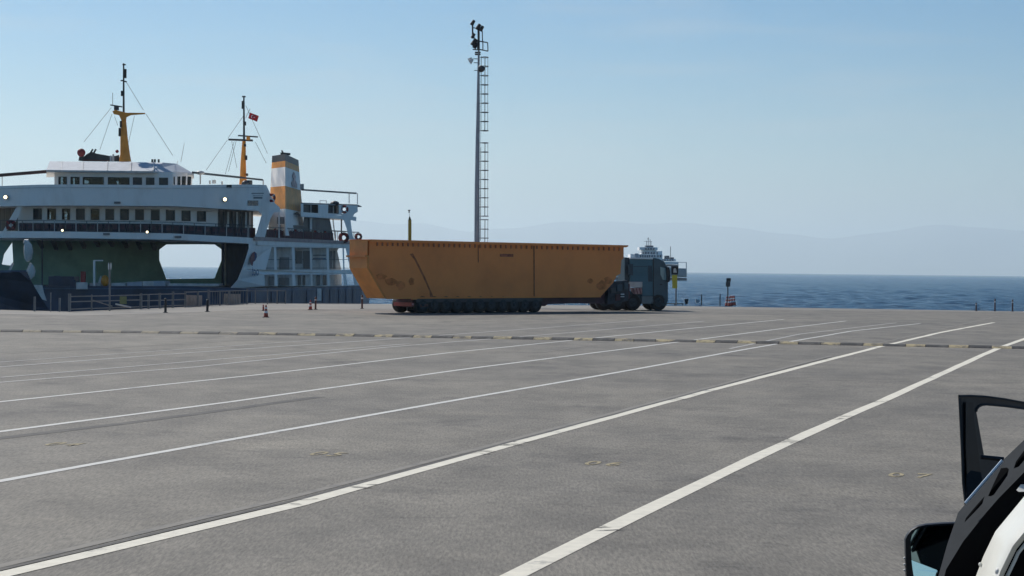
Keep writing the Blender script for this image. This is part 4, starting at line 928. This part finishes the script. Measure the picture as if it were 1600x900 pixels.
# tractor unit, standing at an angle to its trailer
AL2 = R(9); D3 = V(math.cos(AL2), math.sin(AL2), 0); IN = V(-math.sin(AL2), math.cos(AL2), 0); O0 = G(985, 485.2); TD = D3
tk = empty('truck_tractor', W(0, 0, 1.2), 'teal blue heavy truck tractor pulling the girder trailer, seen from its right side', 'truck')
sp(MB(), [(977.5, 402), (984.5, 402.5), (984.5, 445), (975, 445), (975, 438), (977.5, 438)], .25, 2.1).build('air_intake_tower', TEALD, tk)
sp(MB(), [(985, 404.5), (1020, 403.5), (1020.5, 462), (1004, 462), (1004, 441), (985, 441)], .02, 2.25).build('sleeper_body', TEAL, tk)
sp(MB(), [(984.5, 402.3), (1020, 402.6), (1020, 405.2), (984.5, 404.4)], -.05, 2.3).build('roof_edge', CHROME, tk)
sp(MB(), [(981.5, 412.5), (989, 412.5), (989, 430), (981.5, 430)], -.03, .015).build('side_grille', TEALD, tk)
sp(MB(), [(1012.5, 415), (1018.5, 415), (1019, 440), (1013, 440)], -.02, .015).build('side_flap', TEALD, tk)
sp(MB(), [(990, 416), (1011, 416), (1011, 416.8), (990, 416.8)], -.015, .015).build('body_seam', TEALD, tk)
cabq = [(1021, 402.8), (1030, 404.5), (1038, 409), (1042, 418), (1043.6, 432), (1043.8, 470), (1040, 477.5), (1035, 477.5), (1034.5, 468), (1030, 464.5), (1024, 465.5), (1021.2, 470)]
sp(MB(), cabq, .0, 2.3).build('cab', mat('cab_grey_teal', (.06, .105, .13), .35, var=.15), tk)
sp(MB(), [(1031.5, 417), (1039.5, 419), (1041.3, 432), (1041, 438), (1035.5, 437), (1032, 429)], -.02, .012).build('side_window', mat('cab_window', (.26, .42, .44), .15, var=0, spec=.8), tk)
sp(MB(), [(1020.2, 404), (1021.3, 404), (1021.5, 468), (1020.4, 468)], -.02, .012).build('door_gap', BLACK, tk)
sp(MB(), [(1031, 444), (1034.5, 444), (1034.5, 445.2), (1031, 445.2)], -.04, .012).build('door_handle', BLACK, tk)
sp(MB(), [(1039.5, 417.5), (1043, 418), (1044.8, 424), (1044.8, 436), (1043, 441), (1040, 440)], -.38, -.2).build('wing_mirror', BLACK, tk)
sp(MB(), [(1041, 417.5), (1042, 417.5), (1042, 420), (1041, 420)], -.2, .0).build('mirror_arm', BLACK, tk)
sp(MB(), [(983.5, 440.2), (1003.3, 440.4), (1003.3, 449), (983.5, 448.8)], -.06, .35).build('side_locker', mat('locker_pale', (.55, .52, .48), .6, var=.15), tk)
STRP = mat('stripe_faded', (.22, .10, .09), .6, var=.2)
lp = sp(MB(), [(986, 449.5), (1003, 450), (1003, 459.5), (990, 459.5), (986.5, 454)], -.02, .3).build('tail_board', mat('board_pink', (.42, .25, .23), .6, var=.3, scale=3), tk)
for x in (988, 993, 998): sp(MB(), [(x, 450.3), (x+2, 450.3), (x+4, 459), (x+2.2, 459)], -.035, -.023).build('stripe', STRP, lp)
sp(MB(), [(975, 452), (1003, 460), (1021, 462), (1021, 474), (1001, 475), (1001, 478), (960, 478), (952, 470), (965, 455)], .12, 2.1).build('chassis', TEALD, tk)
sp(MB(), [(1003, 463), (1021, 463), (1021, 474.5), (1003, 474.5)], .0, .5).build('fuel_tank', mat('tank_grey', (.14, .17, .19), .35, .4, var=.1), tk)
sp(MB(), [(984, 463), (1001, 463), (1001, 476.5), (984, 476.5)], .02, .5).build('battery_box', TEALD, tk)
for px in (944, 965, 989): wheel(tk, T(px, 480)[0], .46, .0, .5); wheel(tk, T(px, 480)[0], .46, 1.6, .5)
wheel(tk, T(1029, 480)[0], .48, .0, .32); wheel(tk, T(1029, 480)[0], .48, 1.9, .32)
sp(MB(), [(933, 467), (950, 464), (976, 463.5), (976, 466), (950, 466.5), (934, 470)], .0, .5).build('mudguard', TEALD, tk)
sp(MB(), [(1020.5, 474), (1022, 465), (1030, 461.8), (1037, 466), (1038, 474), (1036, 474), (1034.8, 467.5), (1030, 464), (1024, 466), (1022.4, 474)], -.03, .3).build('wheel_arch', BLACK, tk)

# ================================================================== FAR FERRY
ZF = 900
ff_ = empty('distant_ferry', V(P(1030, 437, ZF).x, ZF, SEAZ), 'pale ferry far out on the water beyond the truck cab', 'ferry')
def fbx(x0, y0, x1, y1, dep, nm, m, off=0, par=None):
    a = P(x0, y0, ZF+off); b = P(x1, y1, ZF+off)
    q = lambda z: [V(a.x, ZF+off, z), V(b.x, ZF+off, z), V(b.x, ZF+off+dep, z), V(a.x, ZF+off+dep, z)]
    return MB().loft([q(b.z), q(a.z)]).build(nm, m, par or ff_)
FW1 = mat('far_white', (.88, .88, .86), .5, var=.1, scale=.1); FD = mat('far_dark', (.12, .14, .17), .5, var=.2, scale=.1); FT = mat('far_teal', (.26, .36, .40), .5, var=.2, scale=.1)
fbx(960, 425, 1073, 433, 40, 'hull', FT); fbx(960, 433, 1073, 438, 40, 'hull_bottom', FD, .5)
fbx(960, 413, 1041, 425, 38, 'car_deck_wall', FW1, .6)
for x_ in range(966, 1040, 9): fbx(x_, 415.5, x_+5, 421, .5, 'deck_opening', FD, .05)
fbx(1041, 419, 1073, 431, 30, 'bow_ramp', FT, -1); fbx(960, 408, 1060, 413, 40, 'upper_deck', FW1, .2)
fbx(1041, 413.5, 1060, 416, 30, 'deck_shade', FD, .3); fbx(1045, 416.5, 1052, 425, 20, 'car_deck_wall', FW1, .3)
for x, y0, x1, y1 in ((1072, 410, 1073, 420), (1060, 409.5, 1073, 410.4), (1059, 410, 1060, 420)): fbx(x, y0, x1, y1, .6, 'ramp_frame', FT, -.8)
fbx(985, 397, 1035, 408, 20, 'superstructure', FW1, 2)
for x in (1000, 1003.5, 1007, 1010.5, 1014, 1018, 1022, 1027, 1031): fbx(x, 398.5, x+2, 402, .4, 'window', FD, 1.55)
for x in (1004, 1008, 1012, 1017, 1021): fbx(x, 393.5, x+2.2, 397, .4, 'window', FD, 3.55)
fbx(1002, 391, 1026, 397, 12, 'bridge', FW1, 4); fbx(999, 386.2, 1027.5, 390.8, 14, 'bridge_wing', FW1, 3); 
for x in (1008, 1012, 1016, 1020): fbx(x, 387.5, x+2.6, 390, .4, 'window', FD, 2.55)
fbx(1009, 383.5, 1021, 386.2, 8, 'bridge_roof', FD, 4)
for x, y0, x1, y1 in ((1012.5, 371, 1013.2, 384), (1010, 376, 1010.6, 384), (1017, 377, 1017.6, 384), (1006, 377, 1019, 377.6), (1011, 373, 1014.5, 373.6), (1015.5, 374, 1016, 384), (1047.3, 385, 1048, 402)): fbx(x, y0, x1, y1, .4, 'mast', FD, 6)
fbx(992, 396, 997.5, 402, 6, 'funnel', WHITE2, 1); fbx(1028, 392.5, 1034.5, 404, 10, 'deck_house', FW1, 3)
fbx(1040, 399.5, 1046, 404.5, 8, 'deck_gear', FD, 2); fbx(1048, 402, 1053, 405, 8, 'deck_gear', FD, 2); fbx(1037, 404.6, 1056, 408, 20, 'aft_house', FW1, 2)
for x in (1038, 1042, 1046, 1050): fbx(x, 405.4, x+2.4, 407, .4, 'window', FD, 1.55)

# ================================================================== FOREGROUND CAR (lower right corner)
CARW = mat('car_white', (.78, .75, .66), .3, var=.05, scale=3)
CARB = mat('car_black', (.012, .013, .016), .45, var=.2, scale=6)
CARG = mat('car_trim_grey', (.030, .036, .042), .75, var=.10, scale=9, spec=.12)
CARM = mat('car_matt_black', (.008, .009, .011), .95, var=.1, spec=.02)
CARD = mat('door_black', (.016, .020, .026), .35, var=.2, scale=5)
MIRR = bpy.data.materials.new('mirror_glass'); MIRR.use_nodes = True; q = MIRR.node_tree.nodes['Principled BSDF']; q.inputs['Metallic'].default_value = 1; q.inputs['Roughness'].default_value = .03; q.inputs['Base Color'].default_value = (.15, .23, .26, 1)  # dark tint painted in for a dark reflection in the upper glass
MIRR2 = MIRR.copy(); MIRR2.name = 'mirror_glass_bright'; MIRR2.node_tree.nodes['Principled BSDF'].inputs['Base Color'].default_value = (1, .97, .9, 1)
car = empty('parked_car', V(2.6, 9, 0), 'white and black car at the lower right corner with its door standing open', 'car')
# door standing open: frame with rounded window opening, panel below
Zd = 9.2
dout = [(1497, 617), (1515, 616.6), (1540, 618), (1570, 622), (1600, 627.5), (1650, 640), (1690, 655), (1692, 1050), (1530, 1050), (1511, 820), (1507, 790), (1503, 755), (1501, 700)]
din = [(1525.5, 643), (1526.5, 638.5), (1530, 634.6), (1535, 632.6), (1541, 632), (1570, 634.5), (1600, 638.5), (1650, 650), (1662, 658), (1664, 720), (1600, 720), (1566, 717), (1538, 714)]
dt = lambda x: (x-1497)*.0035
MB().plate([dout, din], lambda x, y: P(x, y, Zd+dt(x)), lambda x, y: P(x, y, Zd+dt(x)+.09)).build('open_door', CARD, car)
MB().plate([[(1509, 628), (1521, 629), (1522.5, 660), (1530, 715), (1534, 770), (1512, 770), (1509, 700)]], lambda x, y: P(x, y, Zd+dt(x)-.02), lambda x, y: P(x, y, Zd+dt(x)-.003)).build('door_pillar_trim', CARB, car)
MB().tube([P(1533, 714, Zd-.03), P(1568, 717.5, Zd-.03)], .012, 6).build('window_seal', CARB, car)
MB().plate([[(1510, 742), (1517, 735), (1533, 738), (1536, 755), (1520, 785), (1510, 785)]], lambda x, y: P(x, y, Zd-.05), lambda x, y: P(x, y, Zd-.022)).build('door_speaker_trim', CARG, car)
MB().tube([P(x, y, Zd+dt(x)-.004) for x, y in din[:10]], .006, 6).build('window_rubber', CARG, car)
MB().tube([P(x+2.2, y+2.2, Zd+dt(x)-.002) for x, y in dout[:7]], .005, 6).build('door_seal', CARG, car)
MB().tube([P(x, y, Zd-.002) for x, y in ((1499.5, 622), (1503.5, 700), (1505.5, 752), (1509.5, 785))], .005, 6).build('door_seal', CARG, car)
# slotted dark panel (upper face tilted to the sky)
Zc = 8.1
up_out = [(1462, 915), (1480, 851), (1497, 801), (1509, 786.5), (1566, 720), (1600, 687.5), (1660, 630), (1690, 640), (1690, 655), (1660, 680), (1600, 738), (1560, 779), (1540, 802), (1505, 846), (1478, 890), (1472, 915)]
s1 = [(1564, 731.5), (1573, 730.5), (1576.5, 733), (1574, 743.5), (1553, 773), (1548, 775.5), (1544, 775), (1551, 759)]
s2 = [(1538.5, 775), (1535, 787), (1524, 799), (1507, 816.4), (1509, 809.6), (1521, 795)]
s3 = [(1584, 732), (1587.5, 721), (1600, 704), (1613, 691), (1616, 697), (1603, 716), (1592, 729)]
def updepth(x, y):     # nearer the lower right edge
    n_ = ((x-1462)*.70+(y-915)*.71); return Zc+.12-n_*.0040
MB().plate([up_out, s1, s2, s3], lambda x, y: P(x, y, updepth(x, y)), lambda x, y: P(x, y, updepth(x, y)+.02)).build('slotted_panel', CARG, car)
MB().plate([up_out], lambda x, y: P(x, y, updepth(x, y)+.06), lambda x, y: P(x, y, updepth(x, y)+.10)).build('panel_backing', CARM, car)
MB().tube([P(1508.5, 786.5, Zc+.27), P(1566.5, 719.5, Zc+.27)], .0075, 6).build('trim_strip', CHROME, car, True)
lo = [(1472, 915), (1478, 890), (1505, 846), (1540, 802), (1560, 779), (1600, 738), (1660, 680), (1690, 655), (1760, 700), (1760, 960), (1480, 960)]
def lodepth(x, y): return Zc+.05+max(0, (x-1505)*.70+(y-846)*.71)*.0045
MB().plate([lo], lambda x, y: P(x, y, lodepth(x, y)), lambda x, y: P(x, y, lodepth(x, y)+.08)).build('lower_panel', CARM, car)
# white sunlit rail, its broad face tilted up
lf_ = lin([(700, 1664), (776, 1600), (833, 1553), (843, 1549), (870, 1536), (900, 1525), (1000, 1485)])
rails = []
for k in range(24):
    yy = 700+k*13; xl = lf_(yy); xr, yr = xl+33, yy+28
    prof = [(0, .30), (.06, .25), (.2, .15), (.36, .05), (.52, -.04), (.68, -.10), (.82, -.125), (.92, -.11), (.98, -.06), (1.0, .02), (.9, .3)]
    rails.append([P(xl+(xr-xl)*a, yy+(yr-yy)*a, 7.55+b) for a, b in prof])
MB().loft(rails).build('white_rail', CARW, car, True)
MB().tube([P(lf_(yy)+37, yy+32, 7.52) for yy in range(700, 1000, 12)], .007, 6).build('rail_seal', CHROME, car, True)
MB().ball(P(1560, 893, 7.45), .014, 10, 6).build('rail_bolt', GREYW, car, True)
MB().plate([[(1588, 765.8), (1595, 757), (1604, 757), (1604, 768), (1592, 768.5)]], lambda x, y: P(x, y, Zc+.05-(y-757)*.004), lambda x, y: P(x, y, Zc+.09-(y-757)*.004)).build('white_clip', CARW, car)
MB().ball(P(1532, 882, 7.80), .009, 8, 6).build('rail_bolt', CARW, car, True)
# mirror
Zm2 = 8.85
mo = [(1417, 935), (1414, 890), (1412.7, 842), (1416, 834.5), (1422, 827), (1433, 820.5), (1446, 817.8), (1470, 816), (1500, 814.8), (1520, 816), (1520, 950), (1440, 960), (1424, 948)]
def ring(s, Z): c = (1470, 885); return [P(c[0]+(x-c[0])*s, c[1]+(y-c[1])*s, Z) for x, y in mo]
hs = MB().loft([ring(.965, Zm2-.025), ring(.995, Zm2-.01), ring(1, Zm2+.02), ring(.97, Zm2+.10), ring(.8, Zm2+.16), ring(.5, Zm2+.19)]).build('mirror_housing', CARB, car, True)
gin = [(1427, 930), (1423.5, 880), (1422.8, 845), (1425, 836), (1430, 828.5), (1440, 824), (1455, 822.3), (1500, 820), (1515, 822), (1515, 940), (1440, 945)]
gu = [(1424.3, 874.8), (1422.8, 845), (1425, 836), (1430, 828.5), (1440, 824), (1455, 822.3), (1500, 820), (1515, 822), (1515, 900), (1466, 891)]
gl_ = [(1424.3, 875.2), (1466, 891.4), (1515, 900.4), (1515, 940), (1440, 945), (1430, 915), (1426, 890)]
MB().plate([gu], lambda x, y: P(x, y, Zm2-.036-(x-1424)*.0003), lambda x, y: P(x, y, Zm2-.028-(x-1424)*.0003)).build('mirror_glass', MIRR, hs)
MB().plate([gl_], lambda x, y: P(x, y, Zm2-.036-(y-875)*.00034-(x-1424)*.0006), lambda x, y: P(x, y, Zm2-.022-(y-875)*.00034-(x-1424)*.0006)).build('mirror_glass', MIRR2, hs)  # added bright pane, tilted to imitate the white body's reflection
for y in (872, 882, 891): MB().ball(P(1414.3, y, Zm2-.01), .008, 8, 6, (1.2, 1, .8)).build('housing_ridge', GREYW, hs, True)
# rest of the car, outside the frame to the right
def cp(pts, y0, y1, nm, m): MB().plate([pts], lambda a, b: V(y0, a, b), lambda a, b: V(y1, a, b)).build(nm, m, car)
cp([(5.2, .35), (9.3, .35), (9.3, .80), (9.0, .92), (8.2, 1.0), (7.4, 1.42), (6.0, 1.45), (5.3, 1.1)], 2.62, 4.3, 'body', CARW)
for yy in (5.9, 8.6):
    for xx in (2.75, 4.05):
        MB().tube([V(xx, yy, .33), V(xx+.2, yy, .33)], .33, 20).build('wheel', TYRE, car, True)
cp([(5.6, 1.02), (7.9, 1.0), (7.3, 1.36), (6.0, 1.38)], 2.59, 2.618, 'side_window', GLASSD)
MB().bar(V(2.5, 9.25, .6), V(2.75, 9.2, .6), .3, .5).build('door_hinge', CARB, car)

# ================================================================== HAZE
HZ = True
if HZ:
    m = bpy.data.materials.new('haze'); m.use_nodes = True; n = m.node_tree
    n.nodes.remove(n.nodes['Principled BSDF']); v = n.nodes.new('ShaderNodeVolumePrincipled'); v.inputs['Density'].default_value = 1/13500; v.inputs['Color'].default_value = (.84, .96, 1, 1); v.inputs['Anisotropy'].default_value = .4
    n.links.new(v.outputs[0], n.nodes['Material Output'].inputs['Volume'])
    hb_ = MB().box((0, 22600, 498.6), (96000, 47400, 1002.8)).build('haze', m); tag(hb_, kind='stuff')
